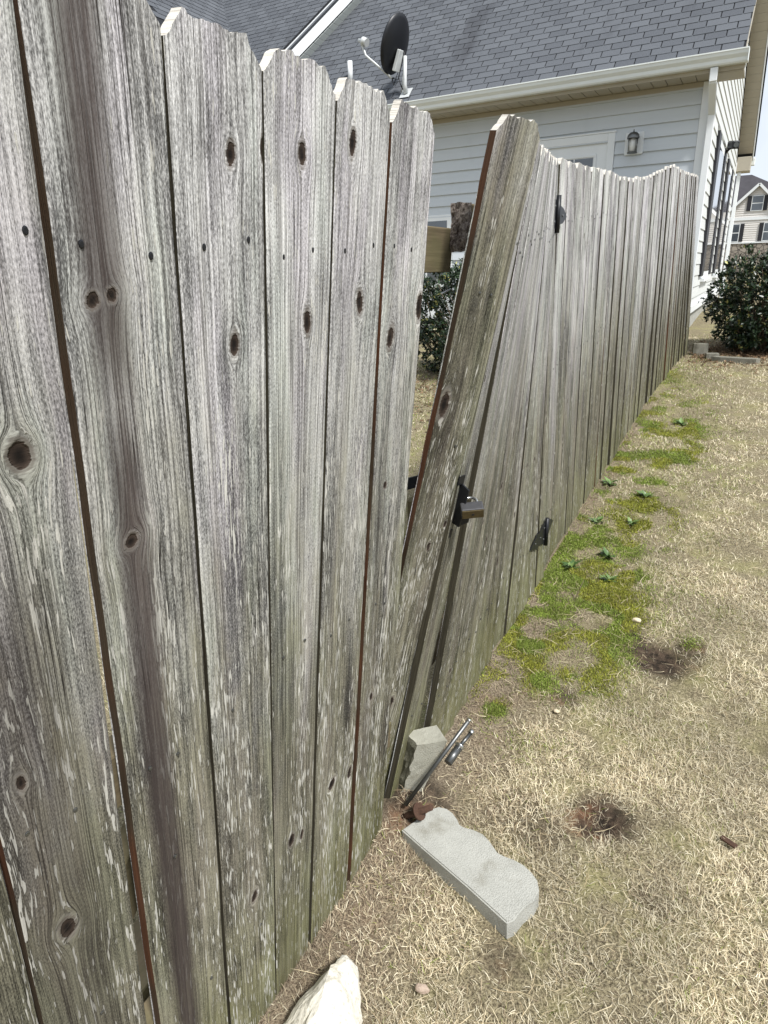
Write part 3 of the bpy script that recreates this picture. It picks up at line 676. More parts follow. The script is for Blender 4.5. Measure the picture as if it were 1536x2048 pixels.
# door
door = empty('door', (-2.4, YW, .95)); door.parent = house; door.matrix_parent_inverse = inv_world(house)
fr = box('casing', DX1 - .085, DX1, YW - .030, YW + .011, .95, DTOP - .001, TRIM, door, .004)
box('casing', DX0, DX0 + .085, YW - .030, YW + .011, .95, DTOP - .001, TRIM, door, .004)
box('head_casing', DX0 - .01, DX1 + .01, YW - .036, YW + .011, DTOP, DTOP + .02, TRIM, door, .004)
box('casing', DX0 + .0855, DX1 - .0855, YW - .030, YW + .011, DTOP - .085, DTOP - .001, TRIM, door, .004)
box('leaf', DX0 + .087, DX1 - .087, YW - .004, YW + .0105, .95, DTOP - .088, TRIM, door, .002)
lx0, lx1, lz = DX0 + .25, DX1 - .24, DTOP - .24
for (a, b_, c_, d_) in ((lx0 - .03, lx1 + .03, lz, lz + .03), (lx0 - .03, lx0, 1.75, lz), (lx1, lx1 + .03, 1.75, lz), (lx0 - .03, lx1 + .03, 1.72, 1.75)):
    box('light_frame', a, b_, YW - .014, YW - .0041, c_, d_, TRIM, door, .002)
for ix in range(3):
    for iz in range(3):
        wpx = (lx1 - lx0) / 3; hz = (lz - 1.75) / 3
        box('pane', lx0 + ix * wpx + .008, lx0 + (ix + 1) * wpx - .008, YW - .0065, YW - .0042, 1.75 + iz * hz + .008, 1.75 + (iz + 1) * hz - .008, GLASS, door)
tube('door_handle', [(DX0 + .15, YW - .005, 1.95), (DX0 + .15, YW - .06, 1.95)], .028, STEEL, door, 12)
# small window low on the eave wall
sw_ = box('window', WX0 - .06, WX1 + .06, YW - .028, YW + .011, 1.30, WZ1, TRIM, house, .004)
box('pane', WX0 + .02, (WX0 + WX1) / 2 - .015, YW - .031, YW - .0285, 1.36, WZ1 - .075, GLASS, sw_); box('pane', (WX0 + WX1) / 2 + .015, WX1 - .02, YW - .031, YW - .0285, 1.36, WZ1 - .075, GLASS, sw_)

# ------------------------------------------------------------------ roof
roof = empty('roof', (-4, 12, 4)); roof.parent = house; roof.matrix_parent_inverse = inv_world(house)
Y0R, Z0R = YW - EO - .03, ZS + .165
YR = (YW - EO + YE + EO) / 2; SL = math.sqrt(1 + TAN * TAN)
def roof_pt(x, d, off=0.0):  # d = metres up the slope
    return Vector((x, Y0R + d / SL, Z0R + d * TAN / SL)) + Vector((0, -TAN / SL, 1 / SL)) * off
XR = -.47
def slab(name, pts, th, mat, parent):
    p = [Vector(q) for q in pts]; n = (p[1] - p[0]).cross(p[2] - p[0]).normalized()
    if n.z < 0: n = -n
    bm = bmesh.new(); hexa(bm, [q - n * th for q in p] + p); return from_bm(name, bm, mat, parent)
DMAX = (YR - Y0R) * SL
slab('roof_deck', [roof_pt(-12, 0), roof_pt(XR, 0), roof_pt(XR, DMAX), roof_pt(-12, DMAX)], .03, UNDERLAY, roof)
yf = 2 * YR - Y0R
slab('roof_deck', [(-12, YR, roof_pt(0, DMAX).z), (XR, YR, roof_pt(0, DMAX).z), (XR, yf, Z0R), (-12, yf, Z0R)], .03, UNDERLAY, roof)
# shingles: near courses as single tabs, the rest as one piece
EX, TW = .120, .215
tab = bpy.data.meshes.new('shingle')
nv = Vector((0, -TAN / SL, 1 / SL)); sv = Vector((0, 1 / SL, TAN / SL))
def tabpts(x0, x1, o=Vector((0, 0, 0))):
    b0, b1 = o, o + sv * (EX + .02)
    return [b0 + Vector((x0, 0, 0)), b0 + Vector((x1, 0, 0)), b1 + Vector((x1, 0, 0)), b1 + Vector((x0, 0, 0)), b0 + Vector((x0, 0, 0)) + nv * .009, b0 + Vector((x1, 0, 0)) + nv * .009, b1 + Vector((x1, 0, 0)) + nv * .003, b1 + Vector((x0, 0, 0)) + nv * .003]
bm = bmesh.new(); hexa(bm, tabpts(.006, TW - .006)); bmesh.ops.recalc_face_normals(bm, faces=bm.faces); bm.to_mesh(tab); bm.free(); tab.materials.append(SHINGLE)
jv = []; jf = []; count = 0
inv_roof = inv_world(roof)
ncourse = int(DMAX / EX)
cands = []
for r in range(ncourse):
    sh_ = (r % 2) * TW * .5 + random.uniform(-.03, .03)
    x1 = XR + .01 - sh_
    if sh_ > .05: cands.append((r, XR + .01 - sh_, XR + .01))
    while x1 > -10.6:
        cands.append((r, x1 - TW, x1)); x1 -= TW
for (r, xa, xb) in cands:
    p = roof_pt(xa, r * EX, .002 + random.uniform(0, .0015))
    full = abs(xb - xa - TW) < 1e-3
    if full and count < 298 and r < 26 and xa > -.47 - .38 * (26 - r) * .52 :
        o = bpy.data.objects.new('shingle', tab); C.objects.link(o); o.location = p; o.parent = roof; o.matrix_parent_inverse = inv_roof; count += 1
    else:
        b0 = len(jv); jv += [q + p for q in tabpts(.006, xb - xa - .006)]
        jf += [tuple(b0 + i for i in q) for q in ((3, 2, 1, 0), (4, 5, 6, 7), (0, 1, 5, 4), (1, 2, 6, 5), (2, 3, 7, 6), (3, 0, 4, 7))]
o = pyd('shingle_field', jv, jf, SHINGLE, roof); o['kind'] = 'stuff'
# rake boards and rake soffit, both slopes
bar('rake_board', roof_pt(XR - .01, 0, -.09), roof_pt(XR - .01, DMAX, -.09), .018, .15, SOFFIT, roof, .002, nv)
zr = roof_pt(0, DMAX).z
fdn = Vector((0, TAN / SL, 1 / SL))
def far_pt(x, d, off): return Vector((x, YR + d / SL, zr - d * TAN / SL)) + fdn * off
bar('rake_board', far_pt(XR - .008, 0, -.09), far_pt(XR - .008, DMAX, -.09), .018, .15, TRIM, roof, .002, fdn)
bar('drip_edge', far_pt(XR + .012, 0, -.02), far_pt(XR + .012, DMAX, -.02), .03, .03, UNDERLAY, roof, .002, fdn)
d = .05
while d < DMAX - .2:
    a, b_ = far_pt(0, d, -.150), far_pt(0, d + .145, -.150); bm = bmesh.new()
    hexa(bm, [(XS + .005, a.y, a.z), (XR - .022, a.y, a.z), (XR - .022, b_.y, b_.z), (XS + .005, b_.y, b_.z), (XS + .005, a.y, a.z + .01), (XR - .022, a.y, a.z + .01), (XR - .022, b_.y, b_.z + .01), (XS + .005, b_.y, b_.z + .01)])
    from_bm('soffit_panel', bm, SOFFIT, roof); d += .152
bm = bmesh.new(); a, b_ = far_pt(0, 0, -.130), far_pt(0, DMAX, -.130)
hexa(bm, [(XS - .3, a.y, a.z), (XR - .02, a.y, a.z), (XR - .02, b_.y, b_.z), (XS - .3, b_.y, b_.z), (XS - .3, a.y, a.z + .01), (XR - .02, a.y, a.z + .01), (XR - .02, b_.y, b_.z + .01), (XS - .3, b_.y, b_.z + .01)])
from_bm('soffit_backing', bm, SLOT, roof)
box('eave_box', XS + .012, XR - .02, YE - .05, YE + EO, ZS - .16, ZS + .10, SOFFIT, house, .006)
box('gutter', -9, XR + .04, YE + EO + .001, YE + EO + .11, ZS - .02, ZS + .12, GUTTER, house, .01)
dn2 = bar('downspout', (XS + .08, YE + .04, ZS - .17), (XS + .08, YE + .04, .8), .07, .055, TRIM, house, .006, (0, 1, .01))
# gable infill behind siding
bm = bmesh.new(); v = [bm.verts.new(q) for q in ((XS - .013, YW, ZS), (XS - .013, YE, ZS), (XS - .013, YR, ZS + (YR - YW) * TAN))]; bm.faces.new(v)
ex = bmesh.ops.extrude_face_region(bm, geom=list(bm.faces)); bmesh.ops.translate(bm, vec=(-.1, 0, 0), verts=[q for q in ex['geom'] if isinstance(q, bmesh.types.BMVert)]); from_bm('gable_wall', bm, TRIM, house)
tube('vent_pipe', [(-5.53, 9.32, 4.05), (-5.53, 9.32, 4.34)], .035, TRIM, roof, 14)

# overbuilt saddle roof on the slope: its rake climbs up and back, vented soffit seen from below
wing = empty('wing_roof', (-7, 10, 5)); wing.parent = house; wing.matrix_parent_inverse = inv_world(house)
WP0, WP1 = Vector((-6.74, 9.41, 4.65)), Vector((-6.35, 10.26, 5.46)); WD = WP1 - WP0
def rk(t, dy=0.0, dz=0.0): return WP0 + WD * t + Vector((0, dy, dz))
slab('roof_deck', [rk(-.7), rk(2.2), rk(2.2, .9), rk(-.7, .9)], .05, SHINGLE, wing)
bar('rake_board', rk(-.7, -.014, -.135), rk(2.2, -.014, -.135), .022, .20, TRIM, wing, .003)
bar('drip_edge', rk(-.7, -.016, .012), rk(2.2, -.016, .012), .034, .020, UNDERLAY, wing)
t_ = -.68
while t_ < 2.1:
    q = [rk(t_, .004, -.285), rk(t_ + .088, .004, -.285), rk(t_ + .088, .36, -.285), rk(t_, .36, -.285)]; bm = bmesh.new(); hexa(bm, q + [p + Vector((0, 0, .01)) for p in q]); from_bm('soffit_panel', bm, SOFFIT_GREY, wing); t_ += .098
q = [rk(-.7, .003, -.266), rk(2.2, .003, -.266), rk(2.2, .38, -.266), rk(-.7, .38, -.266)]; bm = bmesh.new(); hexa(bm, q + [p + Vector((0, 0, .008)) for p in q]); from_bm('soffit_backing', bm, SLOT, wing)
# cross gable facing right, beyond the valley
VX = -7.42
slab('roof_deck', [(VX, 8.6, 4.1), (VX, 17, 4.1), (VX - 5, 17, 9.1), (VX - 5, 8.6, 9.1)], .05, UNDERLAY, wing)
jv = []; jf = []; s2 = math.sqrt(.5); r = 0; d = .0
cn_ = Vector((s2, 0, s2)); cs = Vector((-s2, 0, s2))
while d < 6.6:
    y1 = 16.8 - (r % 2) * .15
    while y1 > 8.9:
        p = Vector((VX, 0, 4.1)) + cs * d + cn_ * .002; b0 = len(jv); q0, q1 = p, p + cs * .16
        a0, a1 = y1 - .295, y1 - .006
        jv += [q0 + Vector((0, a0, 0)), q0 + Vector((0, a1, 0)), q1 + Vector((0, a1, 0)), q1 + Vector((0, a0, 0)), q0 + Vector((0, a0, 0)) + cn_ * .010, q0 + Vector((0, a1, 0)) + cn_ * .010, q1 + Vector((0, a1, 0)) + cn_ * .003, q1 + Vector((0, a0, 0)) + cn_ * .003]
        jf += [tuple(b0 + i for i in q) for q in ((0, 1, 2, 3), (7, 6, 5, 4), (4, 5, 1, 0), (5, 6, 2, 1), (6, 7, 3, 2), (7, 4, 0, 3))]
        y1 -= .305
    d += .143; r += 1
o = pyd('shingle_field', jv, jf, SHINGLE, wing); o['kind'] = 'stuff'

# ------------------------------------------------------------------ satellite dish
BD = roof_pt(-4.43, .16, .01)
dish = empty('satellite_dish', tuple(BD), 'black satellite dish with white feed arm mounted on the roof above the gutter', 'satellite dish')
pl = slab('foot_plate', [BD + Vector((-.07, 0, 0)) + sv * -.08 + nv * .014, BD + Vector((.07, 0, 0)) + sv * -.08 + nv * .014, BD + Vector((.07, 0, 0)) + sv * .10 + nv * .014, BD + Vector((-.07, 0, 0)) + sv * .10 + nv * .014], .006, WHITEMETAL, dish)
mt = BD + Vector((.01, -.03, .42)); tube('mast', [BD + nv * .01, BD + Vector((.0, -.03, .10)), mt], [.034, .026, .024], WHITEMETAL, dish, 12)
tube('strut', [BD + Vector((-.08, .03, .03)), BD + Vector((-.02, -.025, .22))], .011, WHITEMETAL, dish, 8)
ax = Vector((-.80, .12, .30)).normalized()            # where the reflector looks
cen = BD + Vector((-.05, -.09, .53)); sa, sb, _ = ax.orthogonal(), None, None
sb = Vector((0, 0, 1)) - ax * ax.z; sb.normalize(); sa = ax.cross(sb).normalized()
V = []; F = []; NR, NA = 7, 36
for lay in (0, 1):
    for i in range(NR + 1):
        rr = i / NR
        for kx in range(NA):
            a = 2 * math.pi * kx / NA; V.append(cen + sa * ((.27 * rr * math.cos(a))) + sb * (.335 * rr * math.sin(a)) + ax * (.07 * rr * rr - .012 * lay))
L0 = (NR + 1) * NA
for lay in (0, 1):
    for i in range(NR):
        for kx in range(NA):
            q = [lay * L0 + i * NA + kx, lay * L0 + i * NA + (kx + 1) % NA, lay * L0 + (i + 1) * NA + (kx + 1) % NA, lay * L0 + (i + 1) * NA + kx]; F.append(q if lay == 0 else q[::-1])
for kx in range(NA): F.append((NR * NA + kx, NR * NA + (kx + 1) % NA, L0 + NR * NA + (kx + 1) % NA, L0 + NR * NA + kx))
pyd('reflector', V, F, BLACKM, dish, True)
bk_ = cen - ax * .02 - sb * .16
bm = bmesh.new(); plate3(bm, bk_ - sa * .055 - sb * .12, bk_ + sa * .055 - sb * .12, bk_ + sa * .04 + sb * .12, bk_ - sa * .04 + sb * .12, ax * -.05); from_bm('bracket', bm, WHITEMETAL, dish, bevel=.006, seg=1)
fa = cen - sb * .36 - ax * .01; fe = cen + ax * .62 - sb * .06
tube('feed_arm', [fa, cen + ax * .50 - sb * .20, cen + ax * .57 - sb * .13, fe], [.014, .014, .018, .022], WHITEMETAL, dish, 10)
tube('feed_horn', [fe + ax * .05, fe - ax * .01, fe - ax * .02, fe - ax * .05, fe - ax * .06, fe - ax * .085, fe - ax * .095], [.022, .026, .055, .055, .036, .052, .05], WHITEMETAL, dish, 14)
tube('cable', [fa, fa + Vector((.02, 0, -.08)), BD + Vector((-.10, -.03, .25)), BD + Vector((-.07, -.02, .12)), BD + Vector((-.03, -.02, .05))], .007, BLACKM, dish, 6)
tube('cable', [fa, fa + Vector((.08, .02, -.02)), mt + Vector((0, 0, .06))], .007, BLACKM, dish, 6)

# ------------------------------------------------------------------ wall lantern and security camera
LX, LZ = -1.545, 2.885
lant = empty('wall_lantern', (LX, YW - .03, LZ), 'dark caged wall lantern on white mounting block beside the door', 'lantern')
box('mounting_block', LX - .105, LX + .105, YW - .034, YW - .0175, LZ - .115, LZ + .125, TRIM, lant, .006)
LY = YW - .12
V, F = [], []
for i, (rr, zz) in enumerate(((.012, .155), (.05, .145), (.078, .115), (.088, .075), (.086, .06))):
    for kx in range(18): a = 2 * math.pi * kx / 18; V.append((LX + rr * .8 * math.cos(a), LY + rr * .8 * math.sin(a), LZ + zz * .74))
for i in range(4):
    for kx in range(18): F.append((i * 18 + kx, i * 18 + (kx + 1) % 18, (i + 1) * 18 + (kx + 1) % 18, (i + 1) * 18 + kx))
F.append(tuple(range(18))); pyd('hood', V, F, DARKSTEEL, lant, True)
for kx in range(4):
    a = math.pi / 4 + kx * math.pi / 2; tube('cage_bar', [(LX + .062 * math.cos(a), LY + .062 * math.sin(a), LZ + .052), (LX + .054 * math.cos(a), LY + .054 * math.sin(a), LZ - .105)], .006, DARKSTEEL, lant, 6)
tube('base_ring', [(LX, LY, LZ - .11), (LX, LY, LZ - .10)], .058, DARKSTEEL, lant, 18)
GLOBE = plain('frosted_glass', (.62, .62, .58), .25, var=.08, spec=.6)
tube('globe', [(LX, LY, LZ - .095), (LX, LY, LZ - .08), (LX, LY, LZ - .02), (LX, LY, LZ + .04), (LX, LY, LZ + .052)], [.028, .040, .043, .034, .018], GLOBE, lant, 16)
tube('arm', [(LX, YW - .034, LZ + .06), (LX, LY + .05, LZ + .09)], .013, DARKSTEEL, lant, 8); tube('finial', [(LX, LY, LZ + .11), (LX, LY, LZ + .14)], [.01, .004], DARKSTEEL, lant, 8)
sc_ = empty('security_camera', (XS + .05, 12.2, 3.15), 'small black security camera on the side wall of the house', 'camera')
cx_, cy_, cz_ = XS, 12.25, 3.17
tube('mount', [(cx_ + .018, cy_, cz_ - .09), (cx_ + .03, cy_, cz_ - .09)], .045, BLACKM, sc_, 12); tube('arm', [(cx_ + .03, cy_, cz_ - .09), (cx_ + .10, cy_ - .05, cz_ - .02)], .018, BLACKM, sc_, 8)
hd = bar('housing', (cx_ + .09, cy_ + .02, cz_ + .02), (cx_ + .17, cy_ - .17, cz_ - .01), .11, .11, BLACKM, sc_, .015)
tube('lens', [(cx_ + .17, cy_ - .17, cz_ - .01), (cx_ + .175, cy_ - .182, cz_ - .012)], .035, GLASS, sc_, 12)

# ------------------------------------------------------------------ distant house
YD = 76.; dh = empty('distant_house', (0, YD, .5), 'far beige gabled house with dark shutters and stone base beyond the shrub', 'house')
BEIGE = siding_material('beige_siding', (.60, .575, .545), (.70, .675, .64))
def stone_material():
    b = NB('field_stone'); p = b.pos(); v = b.vor(p, 2.6, 'F1', 'Color'); e = b.vor(p, 2.6, 'DISTANCE_TO_EDGE'); c = b.mix(b.noise(v, 8, 1), (.13, .115, .10), (.42, .37, .31)); c = b.mix(b.ss(e, .09, .02), c, (.05, .045, .04)); return b.fin(c, .95)
STONE = stone_material(); DROOF = plain('far_shingles', (.055, .052, .058), .95, var=.4, sc=1.2)

def hz(x0, x1, y0, y1, z0, z1): return box_pts(x0, x1, y0, y1, z0, z1)
box('stone_base', -9, 9, YD - .12, YD + 6, .0, 3.2, STONE, dh)
box('wall', -9, 9, YD, YD + 6, 3.2, 6.05, BEIGE, dh)
box('sill_band', -9, 9, YD - .18, YD - .002, 3.205, 3.30, TRIM, dh)
def dclap(xa, xb, z, e=.19):
    bm = bmesh.new(); hexa(bm, [(xa, YD - .05, z), (xb, YD - .05, z), (xb, YD - .002, z), (xa, YD - .002, z), (xa, YD - .01, z + e), (xb, YD - .01, z + e), (xb, YD - .002, z + e), (xa, YD - .002, z + e)]); from_bm('siding_board', bm, BEIGE, dh)
z = 3.31
while z < 5.2: dclap(-9, 9, z); z += .19
box('band_board', -9, 9, YD - .10, YD - .052, 5.25, 5.50, TRIM, dh)
PX, PZ, EL, ER, EZ = -1.235, 8.31, -3.63, 1.16, 6.03
z = 5.51
while z < 8.0:
    k_ = max(0, (z + .19 - EZ) / (PZ - EZ)); dclap(lerp(EL + .12, PX, k_), lerp(ER - .12, PX, k_), z); z += .19
bm = bmesh.new(); tri = [bm.verts.new(q) for q in ((EL + .1, YD, 6.051), (ER - .1, YD, 6.051), (PX, YD, PZ - .1))]; bm.faces.new(tri)
ex = bmesh.ops.extrude_face_region(bm, geom=list(bm.faces)); bmesh.ops.translate(bm, vec=(0, 3, 0), verts=[q for q in ex['geom'] if isinstance(q, bmesh.types.BMVert)]); from_bm('gable_wall', bm, BEIGE, dh)
for sx_ in (EL, ER):
    slab('gable_roof', [(sx_, YD - .35, EZ), (sx_, YD + 4, EZ), (PX, YD + 4, PZ + .05), (PX, YD - .35, PZ + .05)], .10, DROOF, dh)
    bar('rake_board', (sx_, YD - .37, EZ - .05), (PX, YD - .37, PZ), .06, .22, TRIM, dh, 0, (0, 0, 1))
# hipped main roof
V = [(-9.5, YD + .3, 6.0), (4.6, YD + .3, 6.0), (4.6, YD + 10, 6.0), (-9.5, YD + 10, 6.0), (-9.5, YD + 5, 9.65), (-2.15, YD + 5, 9.65), (-9.5, YD + .3, 5.9), (4.6, YD + .3, 5.9), (4.6, YD + 10, 5.9), (-9.5, YD + 10, 5.9)]
pyd('hip_roof', V, [(0, 1, 5, 4), (1, 2, 5), (2, 3, 4, 5), (3, 0, 4), (6, 9, 8, 7), (0, 6, 7, 1), (1, 7, 8, 2), (2, 8, 9, 3), (3, 9, 6, 0)], DROOF, dh)
for (xa, xb, za, zb) in ((-1.62, -.74, 6.08, 7.30), (-3.25, -2.39, 3.42, 4.92), (-.30, .60, 3.42, 4.92)):
    wn = box('window', xa - .06, xb + .06, YD - .11, YD - .052, za - .06, zb + .06, TRIM, dh)
    zm = (za + zb) / 2; box('pane', xa, xb, YD - .118, YD - .111, za, zm - .04, GLASS, wn); box('pane', xa, xb, YD - .118, YD - .111, zm + .04, zb, GLASS, wn)
    for q in (xa - .42, xb + .07): box('shutter', q, q + .34, YD - .12, YD - .052, za - .03, zb + .03, SHUTTER, dh)

# ------------------------------------------------------------------ stones and iron on the ground
def rough(bm, amp, sc, seed):
    for v in bm.verts:
        c = v.co; v.co = c + Vector(((float(fbm(c.y * sc + 9, c.z * sc + c.x * sc, seed, 3)) - .5) * 2 * amp, (float(fbm(c.x * sc + 3, c.z * sc + 7, seed + 5, 3)) - .5) * 2 * amp, (float(fbm(c.x * sc, c.y * sc, seed + 9, 3)) - .5) * 2 * amp))
# scalloped edging stone lying flat
EDG = [(-.655, 1.232), (-.573, 1.202), (-.422, 1.148), (-.308, 1.103), (-.296, 1.118), (-.283, 1.160), (-.268, 1.190), (-.264, 1.222), (-.276, 1.246), (-.297, 1.264), (-.322, 1.274), (-.350, 1.279), (-.378, 1.279), (-.396, 1.281), (-.410, 1.293), (-.428, 1.309), (-.452, 1.320), (-.480, 1.322), (-.505, 1.318), (-.522, 1.322), (-.534, 1.337), (-.552, 1.350), (-.574, 1.358), (-.596, 1.354), (-.612, 1.338), (-.636, 1.285)]
def edging(name, pts, z0f, h, mat, label, grp=None, rot=None):
    bm = bmesh.new(); lo = [bm.verts.new((p[0], p[1], z0f(p))) for p in pts]; f = bm.faces.new(lo)
    ex = bmesh.ops.extrude_face_region(bm, geom=[f]); tv = [q for q in ex['geom'] if isinstance(q, bmesh.types.BMVert)]
    bmesh.ops.translate(bm, vec=(0, 0, h), verts=tv); bmesh.ops.recalc_face_normals(bm, faces=bm.faces)
    ed = [e for e in bm.edges if abs((e.verts[0].co - e.verts[1].co).z) < h * .5]
    bmesh.ops.bevel(bm, geom=ed, offset=.0035, segments=2, affect='EDGES')
    
    for v in bm.verts:
        v.co.x += (float(vnoise(v.co.y * 60, v.co.z * 60, 5)) - .5) * .004; v.co.y += (float(vnoise(v.co.x * 60, v.co.z * 60, 6)) - .5) * .004
    return from_bm(name, bm, mat)
o = edging('edging_stone', EDG, lambda p: .006 + .03 * (p[1] - 1.1), .058, CONCRETE, '')
tag(o, 'scalloped grey concrete edging stone lying flat on the dry grass', 'edging stone')
# wedge shaped retaining wall block leaning on the gate foot
B8 = [Vector((p[0] * .968, p[1] * .968, 1.53 + (p[2] - 1.53) * .968 - (.008 if p[2] < .1 else 0))) for p in ((-.741, 1.392, .018), (-.688, 1.432, .026), (-.742, 1.530, .030), (-.815, 1.450, .030), (-.688, 1.398, .222), (-.612, 1.450, .228), (-.680, 1.522, .210), (-.745, 1.435, .222))]
bm = bmesh.new(); hexa(bm, B8); bmesh.ops.recalc_face_normals(bm, faces=bm.faces); bmesh.ops.subdivide_edges(bm, edges=list(bm.edges), cuts=11, use_grid_fill=True)
nl = (B8[0] - B8[3]).cross(B8[4] - B8[0]).normalized(); lc = (B8[0] + B8[3] + B8[4] + B8[7]) / 4; ctr = sum(B8, Vector()) / 8
if nl.dot(lc - ctr) < 0: nl = -nl
for v in bm.verts:
    c = v.co.copy(); k_ = 1.0 if abs((c - lc).dot(nl)) < .006 else 0.0
    v.co = c + nl * (k_ * (float(fbm(c.x * 70 + 2, c.z * 70 + c.y * 60, 33, 4)) - .5) * .016) + Vector([(float(fbm(c.x * 60 + i * 7, c.z * 60 + c.y * 60, 43 + i, 2)) - .5) * .003 for i in range(3)]) - (c - ctr) * .012
blk = from_bm('retaining_block', bm, BLOCK); blk.data.materials.append(BLOCKROUGHSHADED)
for p in blk.data.polygons:
    if abs(p.normal.dot(nl)) > .55 and abs((Vector(p.center) - lc).dot(nl)) < .02: p.material_index = 1
tag(blk, 'tan wedge shaped retaining wall block propped against the gate foot', 'concrete block')
# steel rods leaning on the block
rod = empty('steel_rod', (-.72, 1.36, .05), 'long dull steel rod resting across the front of the wedge block', 'rod')
R0, R1 = Vector((-.700, 1.352, .055)), Vector((-.600, 1.600, .198))
R0 = Vector((-.690, 1.345, .060)); R1 = Vector((-.560, 1.485, .295))
R0, R1 = [Vector((p.x * .968, p.y * .968, 1.53 + (p.z - 1.53) * .968)) for p in (R0, R1)]; R0 = R0 + (R0 - R1) * .06
tube('shaft', [R0, R1], .0060, DARKSTEEL, rod, 14); dr = (R1 - R0).normalized(); tube('bright_end', [R1 - dr * .003, R1 + dr * .004], .0064, STEEL, rod, 14)
plg = empty('plunger_bolt', (-.63, 1.47, .1), 'short chrome plunger bolt with wide collar beside the steel rod', 'bolt')
Q0, Q1, Q2 = Vector((-.596, 1.415, .180)), Vector((-.584, 1.466, .200)), Vector((-.566, 1.529, .222))
Q0, Q1, Q2 = [Vector((p.x * .968, p.y * .968, 1.53 + (p.z - 1.53) * .968)) for p in (Q0, Q1, Q2)]; dq = (Q2 - Q0).normalized()
tube('barrel', [Q0, Q1], .0120, DARKSTEEL, plg, 18); tube('collar', [Q1, Q1 + dq * .004, Q1 + dq * .005, Q1 + dq * .008], [.012, .012, .0150, .0150], STEEL, plg, 20)
tube('shaft', [Q1 + dq * .008, Q2 - dq * .010], .0055, DARKSTEEL, plg, 14); tube('tip', [Q2 - dq * .010, Q2], .0088, STEEL, plg, 16)
rb = empty('rusty_bolt', (-.63, 1.27, .1), 'rusty iron bolt with washer lying across the corner of the edging stone', 'bolt')
Sm = Vector((-.627, 1.284, .100)); ds_ = Vector((.62, .05, .50)).normalized()
tube('shaft', [Sm - ds_ * .085, Sm + ds_ * .046], .0088, RUST, rb, 16); tube('washer', [Sm - ds_ * .003, Sm + ds_ * .003], .0240, RUST, rb, 24); tube('head', [Sm + ds_ * .044, Sm + ds_ * .047], .0075, RUST, rb, 12)

# limestone rock at the bottom edge
def rock(name, loc, size, seed, mat, rotz=0, sub=4, flat=.15):
    bm = bmesh.new(); bmesh.ops.create_icosphere(bm, subdivisions=sub, radius=1)
    rs = np.random.default_rng(seed); planes = [(Vector(rs.normal(size=3)).normalized(), rs.uniform(.55, .85)) for _ in range(11)]
    for v in bm.verts:
        c = v.co.normalized(); r_ = 1.0
        for n_, d_ in planes:
            k_ = c.dot(n_)
            if k_ > .05: r_ = min(r_, d_ / k_)
        c = c * (r_ * .92 + .08) ; c += v.co * (float(fbm(c.x * 4 + 3, c.y * 4 + c.z * 5, seed, 4)) - .5) * flat
        v.co = Matrix.Rotation(rotz, 3, 'Z') @ Vector((c.x * size[0], c.y * size[1], c.z * size[2])) + Vector(loc)
    return from_bm(name, bm, mat)
PTS = [(-.640, .862, .0), (-.622, .890, .0), (-.585, .878, .0), (-.520, .795, .0), (-.495, .70, .0), (-.53, .62, 0), (-.62, .60, 0), (-.685, .66, 0), (-.668, .76, 0), (-.655, .81, 0),
       (-.622, .872, .050), (-.596, .866, .052), (-.575, .79, .085), (-.535, .72, .078), (-.58, .66, .09), (-.635, .70, .060), (-.628, .78, .070), (-.610, .80, .098)]
bm = bmesh.new()
for p in PTS: bm.verts.new(p)
bmesh.ops.convex_hull(bm, input=list(bm.verts)); bmesh.ops.subdivide_edges(bm, edges=list(bm.edges), cuts=4, use_grid_fill=True)
bmesh.ops.triangulate(bm, faces=list(bm.faces)); bmesh.ops.smooth_vert(bm, verts=list(bm.verts), factor=.35, use_axis_x=True, use_axis_y=True, use_axis_z=True)
rough(bm, .009, 26, 71); rough(bm, .004, 80, 73)
tag(from_bm('limestone_rock', bm, LIME), 'jagged white limestone rock lying beside the fence at the bottom edge', 'rock')
PEB = plain('grey_pebble', (.36, .28, .22), .75, var=.35, sc=80, bump=.3); PALEP = plain('pale_pebble', (.58, .50, .36), .8, var=.2, sc=80)
tag(rock('pebble', (-.437, .905, .012), (.018, .012, .010), 3, PEB, .3, 3), 'brown split pebble on the grass near the white rock', 'pebble')
tag(rock('pebble', (-.25, 2.63, .112), (.022, .016, .014), 5, PALEP, .2, 3), 'pale tan pebble by the bare soil patch', 'pebble')
tag(rock('pebble', (-.405, 1.93, .075), (.012, .010, .008), 8, PALEP, .2, 3), 'small pale pebble beside the moss cushion', 'pebble')
# edging stones under the shrub
def flagst(cx, cy, L_, Wd, ang, h, lab):
    c_, s_ = math.cos(ang), math.sin(ang); pts = []
    for a, b_ in ((-.5, -.4), (-.3, -.5), (.2, -.5), (.45, -.42), (.5, .3), (.3, .5), (-.35, .5), (-.5, .3)):
        pts.append((cx + a * L_ * c_ - b_ * Wd * s_, cy + a * L_ * s_ + b_ * Wd * c_))
    tag(edging('edging_stone', pts, lambda p: float(gz0(cy)) - .02, h + .02, MOSSY, ''), lab, 'edging stone')
flagst(-.10, 7.98, .46, .11, -.22, .045, 'long grey edging stone in front of the dark green shrub')
flagst(-.335, 8.14, .14, .10, .3, .05, 'short grey edging stone at the left end of the stone shrub border')
flagst(-.47, 8.30, .16, .12, .2, .12, 'grey stone between the fence end and the shrub')

